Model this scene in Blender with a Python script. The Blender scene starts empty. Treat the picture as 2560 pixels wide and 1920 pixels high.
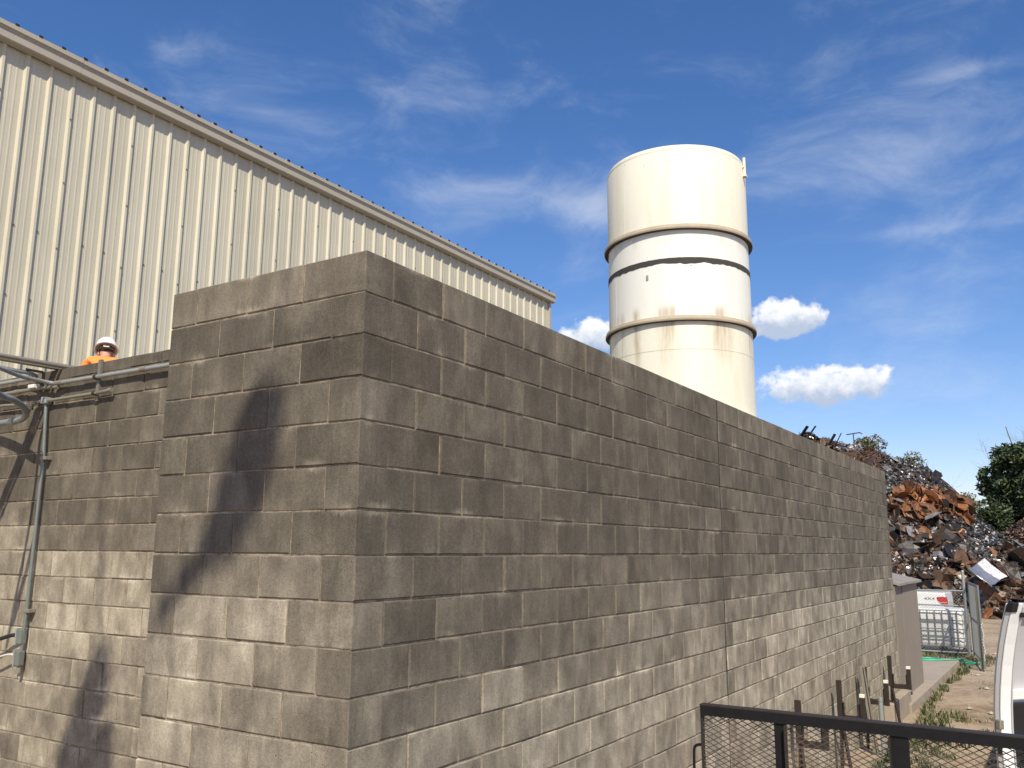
import bpy, bmesh, math, random
from mathutils import Vector, Matrix, noise as mnoise
R = math.radians
rnd = random.Random(7)
scene = bpy.context.scene
COL = scene.collection

# ------------------------------------------------------------------ camera
CAM = Vector((-2.9551, -2.6942, 2.6067)); YAW, PITCH, ROLL, FPX = 0.56526, 0.18777, 0.00561, 2180.57
FW = Vector((math.cos(PITCH)*math.cos(YAW), math.cos(PITCH)*math.sin(YAW), math.sin(PITCH)))
_r = Vector((math.sin(YAW), -math.cos(YAW), 0)); _u = _r.cross(FW)
RT = _r*math.cos(ROLL) + _u*math.sin(ROLL); UP = _u*math.cos(ROLL) - _r*math.sin(ROLL)
cam = bpy.data.objects.new('camera', bpy.data.cameras.new('camera')); COL.objects.link(cam)
m = Matrix((RT, UP, -FW)).transposed().to_4x4(); m.translation = CAM; cam.matrix_world = m
cam.data.sensor_width = 36; cam.data.lens = 36*FPX/2560; cam.data.clip_start = .05; cam.data.clip_end = 3000
scene.camera = cam
def project(p):
    d = Vector(p)-CAM; z = d.dot(FW)
    return (1280+FPX*d.dot(RT)/z, 960-FPX*d.dot(UP)/z, z)

# ------------------------------------------------------------------ light, sky, exposure
SUN_AZ, SUN_EL = R(35), R(46)            # light travels towards (+x, +y, down)
L = Vector((math.cos(SUN_EL)*math.cos(SUN_AZ), math.cos(SUN_EL)*math.sin(SUN_AZ), -math.sin(SUN_EL)))
sun = bpy.data.objects.new('sun', bpy.data.lights.new('sun', 'SUN')); COL.objects.link(sun)
sun.data.energy = 4.9; sun.data.angle = R(.53); sun.data.color = (1, .925, .77)
sun.rotation_euler = L.to_track_quat('-Z', 'Y').to_euler()
sun.location = (-20, -14, 25)
scene.view_settings.view_transform = 'Standard'; scene.view_settings.look = 'None'
scene.view_settings.exposure = 0.18; scene.view_settings.gamma = 1
scene.cycles.max_bounces = 5; scene.cycles.diffuse_bounces = 3; scene.cycles.glossy_bounces = 3; scene.cycles.transmission_bounces = 2; scene.cycles.transparent_max_bounces = 4

class NT:
    """small node-tree helper"""
    def __init__(s, tree): s.t = tree; s.n = tree.nodes; s.l = tree.links
    def new(s, kind, **kw):
        n = s.n.new(kind)
        for k, v in kw.items(): setattr(n, k, v)
        return n
    def put(s, sock, v):
        if v is None: return
        if hasattr(v, 'is_linked'): s.l.new(v, sock)
        elif isinstance(v, (tuple, list)) and len(v) == 3 and sock.type == 'RGBA': sock.default_value = (*v, 1)
        else: sock.default_value = v
    def math(s, op, a, b=None, c=None, clamp=False):
        n = s.new('ShaderNodeMath', operation=op, use_clamp=clamp)
        for i, v in enumerate((a, b, c)): s.put(n.inputs[i], v)
        return n.outputs[0]
    def vmath(s, op, a, b=None):
        n = s.new('ShaderNodeVectorMath', operation=op); s.put(n.inputs[0], a); s.put(n.inputs[1], b); return n.outputs[0]
    def noise(s, vec, scale, detail=4, rough=.55, dist=0, dim='3D', col=False):
        n = s.new('ShaderNodeTexNoise', noise_dimensions=dim)
        s.put(n.inputs['Vector'], vec); n.inputs['Scale'].default_value = scale; n.inputs['Detail'].default_value = detail
        n.inputs['Roughness'].default_value = rough; n.inputs['Distortion'].default_value = dist
        return n.outputs['Color' if col else 'Fac']
    def voro(s, vec, scale, feature='F1', out='Distance'):
        n = s.new('ShaderNodeTexVoronoi', feature=feature); s.put(n.inputs['Vector'], vec); n.inputs['Scale'].default_value = scale
        return n.outputs[out]
    def sstep(s, v, a, b, lo=0., hi=1.):
        n = s.new('ShaderNodeMapRange', interpolation_type='SMOOTHSTEP'); s.put(n.inputs[0], v)
        n.inputs[1].default_value = a; n.inputs[2].default_value = b; n.inputs[3].default_value = lo; n.inputs[4].default_value = hi
        return n.outputs[0]
    def mix(s, f, a, b, mode='MIX'):
        n = s.new('ShaderNodeMix', data_type='RGBA', blend_type=mode); s.put(n.inputs[0], f); s.put(n.inputs[6], a); s.put(n.inputs[7], b)
        return n.outputs[2]
    def ramp(s, f, stops):
        n = s.new('ShaderNodeValToRGB'); e = n.color_ramp.elements
        while len(e) < len(stops): e.new(.5)
        for i, (p, c) in enumerate(stops): e[i].position = p; e[i].color = (*c, 1)
        s.put(n.inputs[0], f); return n.outputs[0]
    def scalev(s, v, sc):
        n = s.new('ShaderNodeMapping'); s.put(n.inputs[0], v); n.inputs['Scale'].default_value = sc; return n.outputs[0]

w = bpy.data.worlds.new('World'); scene.world = w; w.use_nodes = True
w.cycles.sampling_method = 'MANUAL'; w.cycles.sample_map_resolution = 512
T = NT(w.node_tree); T.n.clear()
sky = T.new('ShaderNodeTexSky', sky_type='NISHITA', sun_disc=False)
sky.sun_elevation = SUN_EL; sky.sun_rotation = math.atan2(-L.x, -L.y); sky.altitude = 200; sky.air_density = 1.0; sky.dust_density = .5; sky.ozone_density = 3.0
tc = T.new('ShaderNodeTexCoord'); sp = T.new('ShaderNodeSeparateXYZ'); T.l.new(tc.outputs['Generated'], sp.inputs[0])
az = T.math('ARCTAN2', sp.outputs[1], sp.outputs[0]); el = T.math('ARCSINE', sp.outputs[2])
cb = T.new('ShaderNodeCombineXYZ'); T.l.new(az, cb.inputs[0]); T.l.new(el, cb.inputs[1]); V = cb.outputs[0]
hs = T.new('ShaderNodeHueSaturation'); hs.inputs['Saturation'].default_value = 1.24; hs.inputs['Value'].default_value = 1.0; T.l.new(sky.outputs[0], hs.inputs['Color'])
col = T.mix(1.0, hs.outputs[0], (1.30, 1.12, 1.22), 'MULTIPLY')
# high thin cirrus, everywhere, denser in a few bands
wv = T.noise(V, 3.0, 3, .5, col=True)
Vw = T.vmath('ADD', V, T.vmath('MULTIPLY', T.vmath('SUBTRACT', wv, (.5, .5, .5)), (.26, .08, 0)))
mp = T.new('ShaderNodeMapping'); T.put(mp.inputs[0], Vw); mp.inputs['Rotation'].default_value = (0, 0, R(-14)); mp.inputs['Scale'].default_value = (3.6, 8, 1)
n1 = T.noise(mp.outputs[0], 1.6, 7, .64, .35)
broad = T.noise(V, 2.6, 2, .5)
def gauss(a0, e0, wa, we):
    x = T.math('DIVIDE', T.math('SUBTRACT', az, a0), wa); y = T.math('DIVIDE', T.math('SUBTRACT', el, e0), we)
    return T.math('DIVIDE', 1.0, T.math('POWER', T.math('MULTIPLY_ADD', x, x, T.math('MULTIPLY_ADD', y, y, 1.0)), 2.0))
bands = None
for g, k in (((.60, .405, .17, .035), .30), ((.47, .385, .06, .03), .30), ((.85, .468, .08, .018), .17), ((.66, .50, .09, .02), .08), ((.10, .41, .18, .06), .22), ((.05, .477, .06, .012), .30), ((.10, .16, .16, .04), .22), ((.12, .235, .12, .02), .16), ((.985, .515, .03, .018), .15), ((.10, .33, .15, .012), .2)):
    t = T.math('MULTIPLY', gauss(*g), k); bands = t if bands is None else T.math('ADD', bands, t)
d1 = T.math('ADD', T.math('ADD', n1, T.math('MULTIPLY', T.math('SUBTRACT', broad, .5), .35)), bands)
cir = T.sstep(d1, .46, 1.12, 0, .52)
col = T.mix(cir, col, (6.6, 7.1, 8.0))
# low cumulus puffs
puff = T.noise(V, 22, 5, .55, .1); puff2 = T.noise(V, 60, 3, .6)
def cumulus(a0, e0, wa, we, col, seed=0.):
    x = T.math('DIVIDE', T.math('SUBTRACT', az, a0), wa)
    dy = T.math('SUBTRACT', el, e0)
    up = T.math('DIVIDE', T.math('MAXIMUM', dy, 0), we); dn = T.math('DIVIDE', T.math('MINIMUM', dy, 0), we*.62)
    r2 = T.math('ADD', T.math('MULTIPLY', x, x), T.math('ADD', T.math('MULTIPLY', up, up), T.math('MULTIPLY', dn, dn)))
    f = T.math('ADD', T.math('SUBTRACT', 1.0, r2), T.math('MULTIPLY', T.math('SUBTRACT', puff, .5), 2.6))
    f = T.math('ADD', f, T.math('MULTIPLY', T.math('SUBTRACT', puff2, .5), 1.1))
    a = T.sstep(f, .12, .62)
    body = T.math('ADD', T.math('ADD', T.math('MULTIPLY', T.math('DIVIDE', dy, we), .8), .16), T.math('MULTIPLY', T.math('SUBTRACT', puff2, .45), 1.1))
    shade = T.mix(T.sstep(body, -.1, .75), (4.2, 5.0, 6.4), (8.6, 8.75, 9.0))
    return T.mix(a, col, shade)
for c in ((.475, .238, .055, .030), (.262, .248, .055, .030), (.222, .172, .084, .032), (-.6, .2, .09, .04), (1.9, .21, .1, .04)):
    col = cumulus(*c, col)
bg = T.new('ShaderNodeBackground'); T.l.new(col, bg.inputs[0]); bg.inputs[1].default_value = .105
wo = T.new('ShaderNodeOutputWorld'); T.l.new(bg.outputs[0], wo.inputs[0])

# ------------------------------------------------------------------ mesh helpers
def set_props(o, label=None, cat=None, group=None, kind=None):
    for k, v in (('label', label), ('category', cat), ('group', group), ('kind', kind)):
        if v: o[k] = v
    return o
def empty(name, loc=(0, 0, 0), rz=0, **kw):
    o = bpy.data.objects.new(name, None); COL.objects.link(o); o.location = loc; o.rotation_euler = (0, 0, rz); o.empty_display_size = .2
    return set_props(o, **kw)
def link_mesh(name, me, parent=None, **kw):
    o = bpy.data.objects.new(name, me); COL.objects.link(o)
    if parent: o.parent = parent
    return set_props(o, **kw)
class MB:
    def __init__(s): s.v = []; s.f = []; s.c = None
    def quad_box(s, P):                       # P: 8 corners, bottom loop then top loop
        b = len(s.v); s.v += [tuple(p) for p in P]
        s.f += [tuple(b+i for i in q) for q in ((3, 2, 1, 0), (4, 5, 6, 7), (0, 1, 5, 4), (1, 2, 6, 5), (2, 3, 7, 6), (3, 0, 4, 7))]; return s
    def box(s, x0, x1, y0, y1, z0, z1):
        return s.quad_box([(x0, y0, z0), (x1, y0, z0), (x1, y1, z0), (x0, y1, z0), (x0, y0, z1), (x1, y0, z1), (x1, y1, z1), (x0, y1, z1)])
    def bar(s, a, b, wd, dp, up=(0, 0, 1)):   # rectangular bar from a to b
        a = Vector(a); b = Vector(b); t = (b-a).normalized(); up = Vector(up)
        if abs(t.dot(up)) > .99: up = Vector((1, 0, 0))
        n = t.cross(up).normalized()*wd/2; k = n.cross(t).normalized()*dp/2
        return s.quad_box([a-n-k, a+n-k, b+n-k, b-n-k, a-n+k, a+n+k, b+n+k, b-n+k])
    def tube(s, pts, r, n=8, caps=True):
        pts = [Vector(p) for p in pts]; rs = r if isinstance(r, (list, tuple)) else [r]*len(pts)
        b = len(s.v); prev = None
        for i, p in enumerate(pts):
            t = (pts[min(i+1, len(pts)-1)]-pts[max(i-1, 0)]).normalized()
            if prev is None:
                prev = t.orthogonal().normalized()
            prev = (prev-t*prev.dot(t)).normalized(); q = t.cross(prev)
            for j in range(n):
                a = 2*math.pi*j/n; s.v.append(tuple(p+(prev*math.cos(a)+q*math.sin(a))*rs[i]))
        for i in range(len(pts)-1):
            for j in range(n):
                s.f.append((b+i*n+j, b+i*n+(j+1) % n, b+(i+1)*n+(j+1) % n, b+(i+1)*n+j))
        if caps:
            s.f.append(tuple(b+j for j in reversed(range(n)))); s.f.append(tuple(b+(len(pts)-1)*n+j for j in range(n)))
        return s
    def lathe(s, prof, n=64, c=(0, 0), closed=True):
        b = len(s.v)
        for (r, z) in prof:
            for j in range(n):
                a = 2*math.pi*j/n; s.v.append((c[0]+r*math.cos(a), c[1]+r*math.sin(a), z))
        k = len(prof)
        for i in range(k if closed else k-1):
            for j in range(n):
                i2 = (i+1) % k
                s.f.append((b+i*n+j, b+i*n+(j+1) % n, b+i2*n+(j+1) % n, b+i2*n+j))
        return s
    def prism(s, prof, y0, y1):               # profile of (x, z) extruded along y
        b = len(s.v); k = len(prof)
        s.v += [(x, y0, z) for x, z in prof]+[(x, y1, z) for x, z in prof]
        for i in range(k): s.f.append((b+i, b+(i+1) % k, b+k+(i+1) % k, b+k+i))
        s.f.append(tuple(b+i for i in reversed(range(k)))); s.f.append(tuple(b+k+i for i in range(k))); return s
    def prism_x(s, prof, x0, x1):             # profile of (y, z) extruded along x
        b = len(s.v); k = len(prof)
        s.v += [(x0, y, z) for y, z in prof]+[(x1, y, z) for y, z in prof]
        for i in range(k): s.f.append((b+i, b+(i+1) % k, b+k+(i+1) % k, b+k+i))
        s.f.append(tuple(b+i for i in reversed(range(k)))); s.f.append(tuple(b+k+i for i in range(k))); return s
    def mesh(s, name, mat, smooth=None, fix=True):
        me = bpy.data.meshes.new(name); me.from_pydata(s.v, [], s.f)
        if fix:
            bm = bmesh.new(); bm.from_mesh(me); bmesh.ops.recalc_face_normals(bm, faces=bm.faces); bm.to_mesh(me); bm.free()
        for mm in (mat if isinstance(mat, (list, tuple)) else [mat]): me.materials.append(mm)
        if smooth is not None:
            me.shade_smooth()
            me.set_sharp_from_angle(angle=R(smooth))
        return me
    def build(s, name, mat, parent=None, smooth=None, fix=True, bevel=0, **kw):
        o = link_mesh(name, s.mesh(name, mat, smooth, fix), parent, **kw)
        if bevel:
            md = o.modifiers.new('bevel', 'BEVEL'); md.width = bevel; md.segments = 2; md.limit_method = 'ANGLE'; md.angle_limit = R(40)
        return o
def curve_pts(P, n=8):                        # Catmull-Rom through P
    P = [Vector(p) for p in P]; out = []
    for i in range(len(P)-1):
        a, b, c, d = P[max(i-1, 0)], P[i], P[i+1], P[min(i+2, len(P)-1)]
        for k in range(n):
            t = k/n; out.append(.5*((2*b)+(c-a)*t+(2*a-5*b+4*c-d)*t*t+(3*b-a-3*c+d)*t*t*t))
    out.append(P[-1]); return out
def copy_tree(o, parent=None):
    c = o.copy(); COL.objects.link(c); c.parent = parent
    for ch in list(o.children): copy_tree(ch, c)
    return c

# ------------------------------------------------------------------ materials
def mat(name, build):
    mt = bpy.data.materials.new(name); mt.use_nodes = True; t = NT(mt.node_tree); t.n.clear()
    b = t.new('ShaderNodeBsdfPrincipled'); o = t.new('ShaderNodeOutputMaterial'); t.l.new(b.outputs[0], o.inputs[0])
    t.b = b; t.geo = t.new('ShaderNodeNewGeometry'); t.pos = t.geo.outputs['Position']
    build(t); return mt
def bump(t, h, strength=.3, dist=.01):
    n = t.new('ShaderNodeBump'); n.inputs['Strength'].default_value = strength; n.inputs['Distance'].default_value = dist
    t.l.new(h, n.inputs['Height']); t.l.new(n.outputs[0], t.b.inputs['Normal'])
def plain(name, c, rough=.6, metal=0, var=.25, scale=6, bumps=0, fine=40, spec=.5):
    def f(t):
        n = t.noise(t.pos, scale, 6, .6); n2 = t.noise(t.pos, fine, 4, .6)
        k = t.math('ADD', t.math('MULTIPLY', t.math('SUBTRACT', n, .5), var*2), t.math('MULTIPLY', t.math('SUBTRACT', n2, .5), var))
        k = t.math('ADD', k, 1.0)
        cx = t.new('ShaderNodeCombineXYZ')
        for i in range(3): t.l.new(t.math('MULTIPLY', k, c[i]), cx.inputs[i])
        t.l.new(cx.outputs[0], t.b.inputs['Base Color'])
        t.put(t.b.inputs['Roughness'], t.math('ADD', rough-.1, t.math('MULTIPLY', n2, .2))); t.b.inputs['Metallic'].default_value = metal
        t.b.inputs['Specular IOR Level'].default_value = spec
        if bumps: bump(t, n2, bumps, .004)
    return mat(name, f)

def block_shader(t):
    at = t.new('ShaderNodeAttribute', attribute_name='tone'); s = t.new('ShaderNodeSeparateColor'); t.l.new(at.outputs['Color'], s.inputs[0])
    tone, warm, seed = s.outputs[0], s.outputs[1], s.outputs[2]
    uv = t.new('ShaderNodeUVMap', uv_map='UVMap'); us = t.new('ShaderNodeSeparateXYZ'); t.l.new(uv.outputs[0], us.inputs[0])
    off = t.new('ShaderNodeCombineXYZ'); t.l.new(t.math('MULTIPLY', seed, 37.0), off.inputs[0]); t.l.new(t.math('MULTIPLY', seed, 53.0), off.inputs[2])
    pv = t.vmath('ADD', t.pos, off.outputs[0])
    low = t.noise(t.scalev(pv, (1, 1, .6)), 5.5, 3, .6, .2)              # cloudy damp patches, each block its own
    glob = t.noise(t.pos, 1.5, 3, .6)                                    # weathering across the wall
    streak = t.noise(t.scalev(t.pos, (1, 1, .07)), 38, 3, .6)           # run-off streaks
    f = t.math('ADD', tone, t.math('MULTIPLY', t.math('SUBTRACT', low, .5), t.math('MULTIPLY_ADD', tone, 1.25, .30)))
    f = t.math('ADD', f, t.math('MULTIPLY', t.math('SUBTRACT', glob, .5), .42))
    f = t.math('ADD', f, t.math('MULTIPLY', t.math('SUBTRACT', streak, .5), .16))
    # pale lime bloom creeping from some of the joints, ragged edge
    patch = t.sstep(t.noise(t.pos, 3.1, 3, .65), .52, .72)
    rag = t.math('MULTIPLY', streak, .26)
    vb = t.math('MINIMUM', us.outputs[1], t.math('MULTIPLY', t.math('SUBTRACT', 1.0, us.outputs[1]), 1.5))
    bloom = t.math('MULTIPLY', t.sstep(t.math('SUBTRACT', vb, rag), -.12, .12, 1, 0), patch)
    f = t.math('ADD', f, t.math('MULTIPLY', bloom, .36))
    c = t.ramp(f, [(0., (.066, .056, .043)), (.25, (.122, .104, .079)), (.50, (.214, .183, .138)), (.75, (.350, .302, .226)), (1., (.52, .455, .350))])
    c = t.mix(t.math('MULTIPLY', warm, .3), c, (.95, 1.0, 1.07), 'MULTIPLY')
    sp_ = t.noise(t.pos, 210, 2, .8); sp2 = t.noise(t.pos, 62, 3, .75)
    pit = t.sstep(t.voro(t.pos, 72), .10, .24); pitm = t.sstep(sp2, .46, .60)
    pk = t.math('SUBTRACT', 1.0, t.math('MULTIPLY', t.math('SUBTRACT', 1.0, pit), t.math('MULTIPLY', pitm, .9)))
    k = t.math('MULTIPLY', t.math('ADD', .02, t.math('ADD', t.math('MULTIPLY', sp_, .92), t.math('MULTIPLY', sp2, 1.04))), pk)
    kc = t.new('ShaderNodeCombineXYZ'); [t.l.new(k, kc.inputs[i]) for i in range(3)]
    c = t.mix(1.0, c, kc.outputs[0], 'MULTIPLY')
    t.l.new(c, t.b.inputs['Base Color']); t.b.inputs['Roughness'].default_value = .95; t.b.inputs['Specular IOR Level'].default_value = .2
    bump(t, t.math('ADD', sp_, t.math('MULTIPLY', pk, .9)), .5, .006)
M_BLOCK = mat('concrete_block', block_shader)
def mortar_shader(t):
    n = t.noise(t.pos, 13, 4, .7); n2 = t.noise(t.pos, 120, 3, .65)
    f = t.math('ADD', t.math('MULTIPLY', n, 1.0), t.math('MULTIPLY', t.math('SUBTRACT', n2, .5), .4))
    t.l.new(t.ramp(f, [(.28, (.11, .086, .062)), (.5, (.26, .208, .15)), (.75, (.42, .345, .255))]), t.b.inputs['Base Color'])
    t.b.inputs['Roughness'].default_value = .95; t.b.inputs['Specular IOR Level'].default_value = .2; bump(t, n2, .5, .004)
M_MORTAR = mat('mortar', mortar_shader)
M_SEAL = plain('joint_sealant', (.035, .03, .027), .8)
def panel_shader(t):
    n = t.noise(t.scalev(t.pos, (1, 1, .06)), 7, 5, .6); n2 = t.noise(t.pos, 1.3, 4, .5); n3 = t.noise(t.pos, 60, 3, .6)
    oi = t.new('ShaderNodeObjectInfo'); f = t.math('ADD', t.math('ADD', t.math('MULTIPLY', n, .6), t.math('MULTIPLY', n2, .5)), t.math('MULTIPLY', t.math('SUBTRACT', oi.outputs['Random'], .5), .22))
    t.l.new(t.ramp(f, [(.3, (.47, .432, .325)), (.6, (.545, .502, .382)), (.8, (.58, .54, .42))]), t.b.inputs['Base Color'])
    t.put(t.b.inputs['Roughness'], t.math('ADD', .38, t.math('MULTIPLY', n2, .2))); bump(t, t.noise(t.scalev(t.pos, (1, 1, .3)), 3.2, 2, .5), .22, .025)
M_PANEL = mat('cream_steel_panel', panel_shader)
M_TRIM = plain('weathered_gutter_steel', (.40, .355, .28), .5, 0, .12, 2.5)
M_ROOF = plain('dull_roof_steel', (.42, .39, .33), .5, .2, .15, 3)
M_BLACK = plain('black_rubber', (.012, .012, .013), .7)
M_SCREW = plain('screw_head', (.16, .14, .12), .5, .5)
def tank_shader(t):
    n = t.noise(t.scalev(t.pos, (1, 1, .14)), 3.2, 6, .6, .2); n2 = t.noise(t.pos, 22, 5, .65); s = t.new('ShaderNodeSeparateXYZ'); t.l.new(t.pos, s.inputs[0])
    base = t.ramp(t.math('ADD', t.math('MULTIPLY', n, .7), t.math('MULTIPLY', n2, .25)), [(.25, (.66, .60, .45)), (.5, (.755, .72, .58)), (.75, (.80, .78, .665))])
    lit_mid = t.math('MULTIPLY', t.sstep(s.outputs[2], 6.39, 6.43, 1, 0), t.sstep(s.outputs[2], 5.2, 5.45))  # middle shell whiter: its lit look is put into the paint colour
    base = t.mix(t.math('MULTIPLY', lit_mid, .75), base, (.77, .77, .71))
    # brown run-off below the flanges and rust specks
    def run(z, ln):
        d = t.math('SUBTRACT', z, s.outputs[2]); return t.math('MULTIPLY', t.sstep(d, 0, ln, 1, 0), t.sstep(d, -.01, .01))
    runs = t.math('ADD', run(5.27, .75), t.math('MULTIPLY', run(6.36, .2), .4)); runs = t.math('ADD', runs, t.math('MULTIPLY', t.sstep(s.outputs[2], 5.36, 5.52, 1, 0), t.sstep(s.outputs[2], 5.29, 5.30, 0, .9)))
    st = t.sstep(t.noise(t.scalev(t.pos, (1, 1, .10)), 5.5, 5, .6), .45, .72)
    base = t.mix(t.math('MULTIPLY', t.math('MULTIPLY', runs, st), .95), base, (.34, .24, .13))
    top = t.sstep(s.outputs[2], 7.1, 7.4); rs = t.math('MULTIPLY', t.math('MULTIPLY', t.sstep(t.noise(t.pos, 9, 3, .5), .55, .7), t.sstep(n2, .60, .66)), top)
    base = t.mix(rs, base, (.26, .15, .06))
    t.l.new(base, t.b.inputs['Base Color']); t.b.inputs['Roughness'].default_value = .55
    bump(t, t.noise(t.pos, 2.2, 3, .5), .12, .03)
M_TANK = mat('cream_tank_paint', tank_shader)
M_FLANGE = plain('dirty_flange', (.40, .33, .235), .7, 0, .3, 4)
M_BLACK_RING = plain('torn_black_band', (.045, .042, .038), .9, 0, .3, 14, .4)
M_RUSTY = plain('rust_spot', (.28, .15, .06), .8)
def galv(name, c, rough=.45):
    return plain(name, c, rough, .35, .22, 8, .1)
M_GALV = galv('galvanized_conduit', (.34, .36, .35)); M_GALV_G = galv('green_grey_conduit', (.20, .22, .20)); M_OLD = galv('brown_grey_conduit', (.26, .235, .19), .6)
M_CABLE = plain('black_cable', (.016, .016, .017), .45); M_WCABLE = plain('pale_cable', (.55, .50, .42), .5); M_LT = plain('grey_liquidtight', (.20, .225, .235), .35)
M_WHITE = plain('white_plastic', (.72, .71, .68), .4, 0, .06)
M_STEEL = plain('dark_brown_steel', (.035, .025, .02), .55, .2, .45, 14, .25)
M_GATE = plain('black_painted_steel', (.010, .009, .010), .6, 0, .4, 18, .15, spec=.2)
def gate_rust(t):
    n = t.noise(t.pos, 7, 5, .65)
    t.l.new(t.ramp(n, [(.35, (.045, .037, .031)), (.55, (.075, .058, .044)), (.74, (.14, .07, .033))]), t.b.inputs['Base Color']); t.b.inputs['Roughness'].default_value = .7; t.b.inputs['Metallic'].default_value = .15
M_MESH = mat('rusting_expanded_mesh', gate_rust)
M_TIP = plain('white_painted_tip', (.78, .75, .62), .5)
M_SHED = plain('taupe_painted_board', (.245, .205, .162), .75, 0, .14, 2.0, .1)
M_SHEDROOF = plain('grey_shed_roof', (.26, .235, .205), .7, 0, .2, 3)
M_CAR = plain('white_car_paint', (.76, .765, .75), .22, 0, .03); M_CARIN = plain('pale_grey_trim', (.47, .46, .46), .5, 0, .05)
M_GLASS = plain('dark_glass', (.02, .025, .03), .08, 0, 0); M_TYRE = plain('tyre_rubber', (.02, .02, .02), .8); M_RIM = plain('wheel_steel', (.35, .35, .36), .35, .8)
M_RED = plain('red_lens', (.42, .012, .012), .15, 0, .1); M_CHROME = plain('dull_chrome', (.5, .5, .5), .25, .9)
M_HOSE = plain('green_hose', (.05, .36, .22), .4)
M_ORANGE = plain('orange_cotton', (.86, .27, .06), .85, 0, .08, 20); M_SKIN = plain('skin', (.50, .255, .165), .55, 0, .1, 30); M_DENIM = plain('dark_trousers', (.05, .06, .085), .9); M_HAT = plain('white_hard_hat', (.82, .82, .82), .25, 0, .02); M_HAIR = plain('dark_hair', (.035, .025, .018), .8)
M_CONC = plain('plain_concrete', (.33, .275, .215), .9, 0, .22, 3, .2); M_TAR = plain('roof_membrane', (.16, .155, .15), .9)
def dirt_shader(t):
    n = t.noise(t.pos, .55, 6, .6, .3); n2 = t.noise(t.pos, 5, 6, .65); n3 = t.noise(t.pos, 60, 4, .65)
    f = t.math('ADD', t.math('ADD', t.math('MULTIPLY', n, .55), t.math('MULTIPLY', n2, .40)), t.math('MULTIPLY', n3, .15))
    c = t.ramp(f, [(.36, (.13, .095, .06)), (.48, (.27, .2, .135)), (.58, (.38, .295, .21)), (.74, (.46, .375, .28))])
    g = t.math('MULTIPLY', t.sstep(t.noise(t.pos, 1.4, 5, .65), .56, .68), t.sstep(n2, .42, .6))
    c = t.mix(t.math('MULTIPLY', g, .6), c, (.10, .105, .045))
    t.l.new(c, t.b.inputs['Base Color']); t.b.inputs['Roughness'].default_value = .97; t.b.inputs['Specular IOR Level'].default_value = .15
    bump(t, t.math('ADD', n2, t.math('MULTIPLY', n3, .4)), .6, .05)
M_DIRT = mat('sandy_dirt', dirt_shader)
def scrap_obj(name, c1, c2, metal=.2, rough=.55):
    def f(t):
        oi = t.new('ShaderNodeObjectInfo'); n = t.noise(t.pos, 3.5, 5, .65); n2 = t.noise(t.pos, 14, 4, .65)
        k = t.math('ADD', t.math('MULTIPLY', n, .8), t.math('MULTIPLY', t.math('SUBTRACT', oi.outputs['Random'], .5), .7))
        t.l.new(t.mix(t.sstep(k, .15, .75), c1, c2), t.b.inputs['Base Color']); t.b.inputs['Metallic'].default_value = metal
        t.put(t.b.inputs['Roughness'], t.math('ADD', rough-.15, t.math('MULTIPLY', n2, .3)))
        bump(t, n, .25, .05)
    return mat(name, f)
M_S = {'orange': scrap_obj('orange_rust_sheet', (.10, .042, .018), (.30, .118, .040), .1, .6), 'brown': scrap_obj('brown_rust_sheet', (.055, .034, .022), (.20, .122, .074), .3, .45),
       'dark': scrap_obj('dark_steel_sheet', (.018, .016, .016), (.075, .065, .058), .4, .45), 'grey': scrap_obj('grey_steel_sheet', (.20, .19, .19), (.48, .46, .45), .5, .4), 'silver': scrap_obj('bare_galvanized_sheet', (.36, .35, .34), (.58, .57, .56), .9, .40)}
def shard_shader(t):
    at = t.new('ShaderNodeAttribute', attribute_name='shade'); n = t.noise(t.pos, 9, 3, .6)
    c = t.mix(t.math('MULTIPLY', n, .5), at.outputs['Color'], (.05, .035, .025), 'MIX')
    t.l.new(c, t.b.inputs['Base Color']); t.put(t.b.inputs['Metallic'], at.outputs['Alpha']); t.b.inputs['Roughness'].default_value = .42
M_SHARD = mat('mixed_scrap', shard_shader)
def leaf_mat(name, c1, c2):
    def f(t):
        n = t.noise(t.pos, 1.2, 4, .6); g = t.new('ShaderNodeObjectInfo'); at = t.geo.outputs['Random Per Island']
        k = t.math('ADD', t.math('MULTIPLY', n, .6), t.math('MULTIPLY', at, .5))
        t.l.new(t.mix(t.sstep(k, .25, .85), c1, c2), t.b.inputs['Base Color']); t.b.inputs['Roughness'].default_value = .6
    return mat(name, f)
M_LEAF = leaf_mat('evergreen_leaf', (.018, .032, .012), (.075, .105, .032)); M_BRUSH = leaf_mat('pale_brush_leaf', (.09, .10, .055), (.20, .19, .11)); M_GRASS = leaf_mat('weed_blade', (.035, .065, .018), (.12, .15, .05)); M_DRY = leaf_mat('dry_blade', (.13, .105, .06), (.25, .2, .12))
M_BARK = plain('grey_bark', (.13, .105, .085), .95, 0, .3, 5); M_TWIG = plain('bare_twig', (.20, .16, .14), .95, 0, .2, 5)
M_STONE = plain('loose_stone', (.42, .37, .30), .95, 0, .4, 9)

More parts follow.
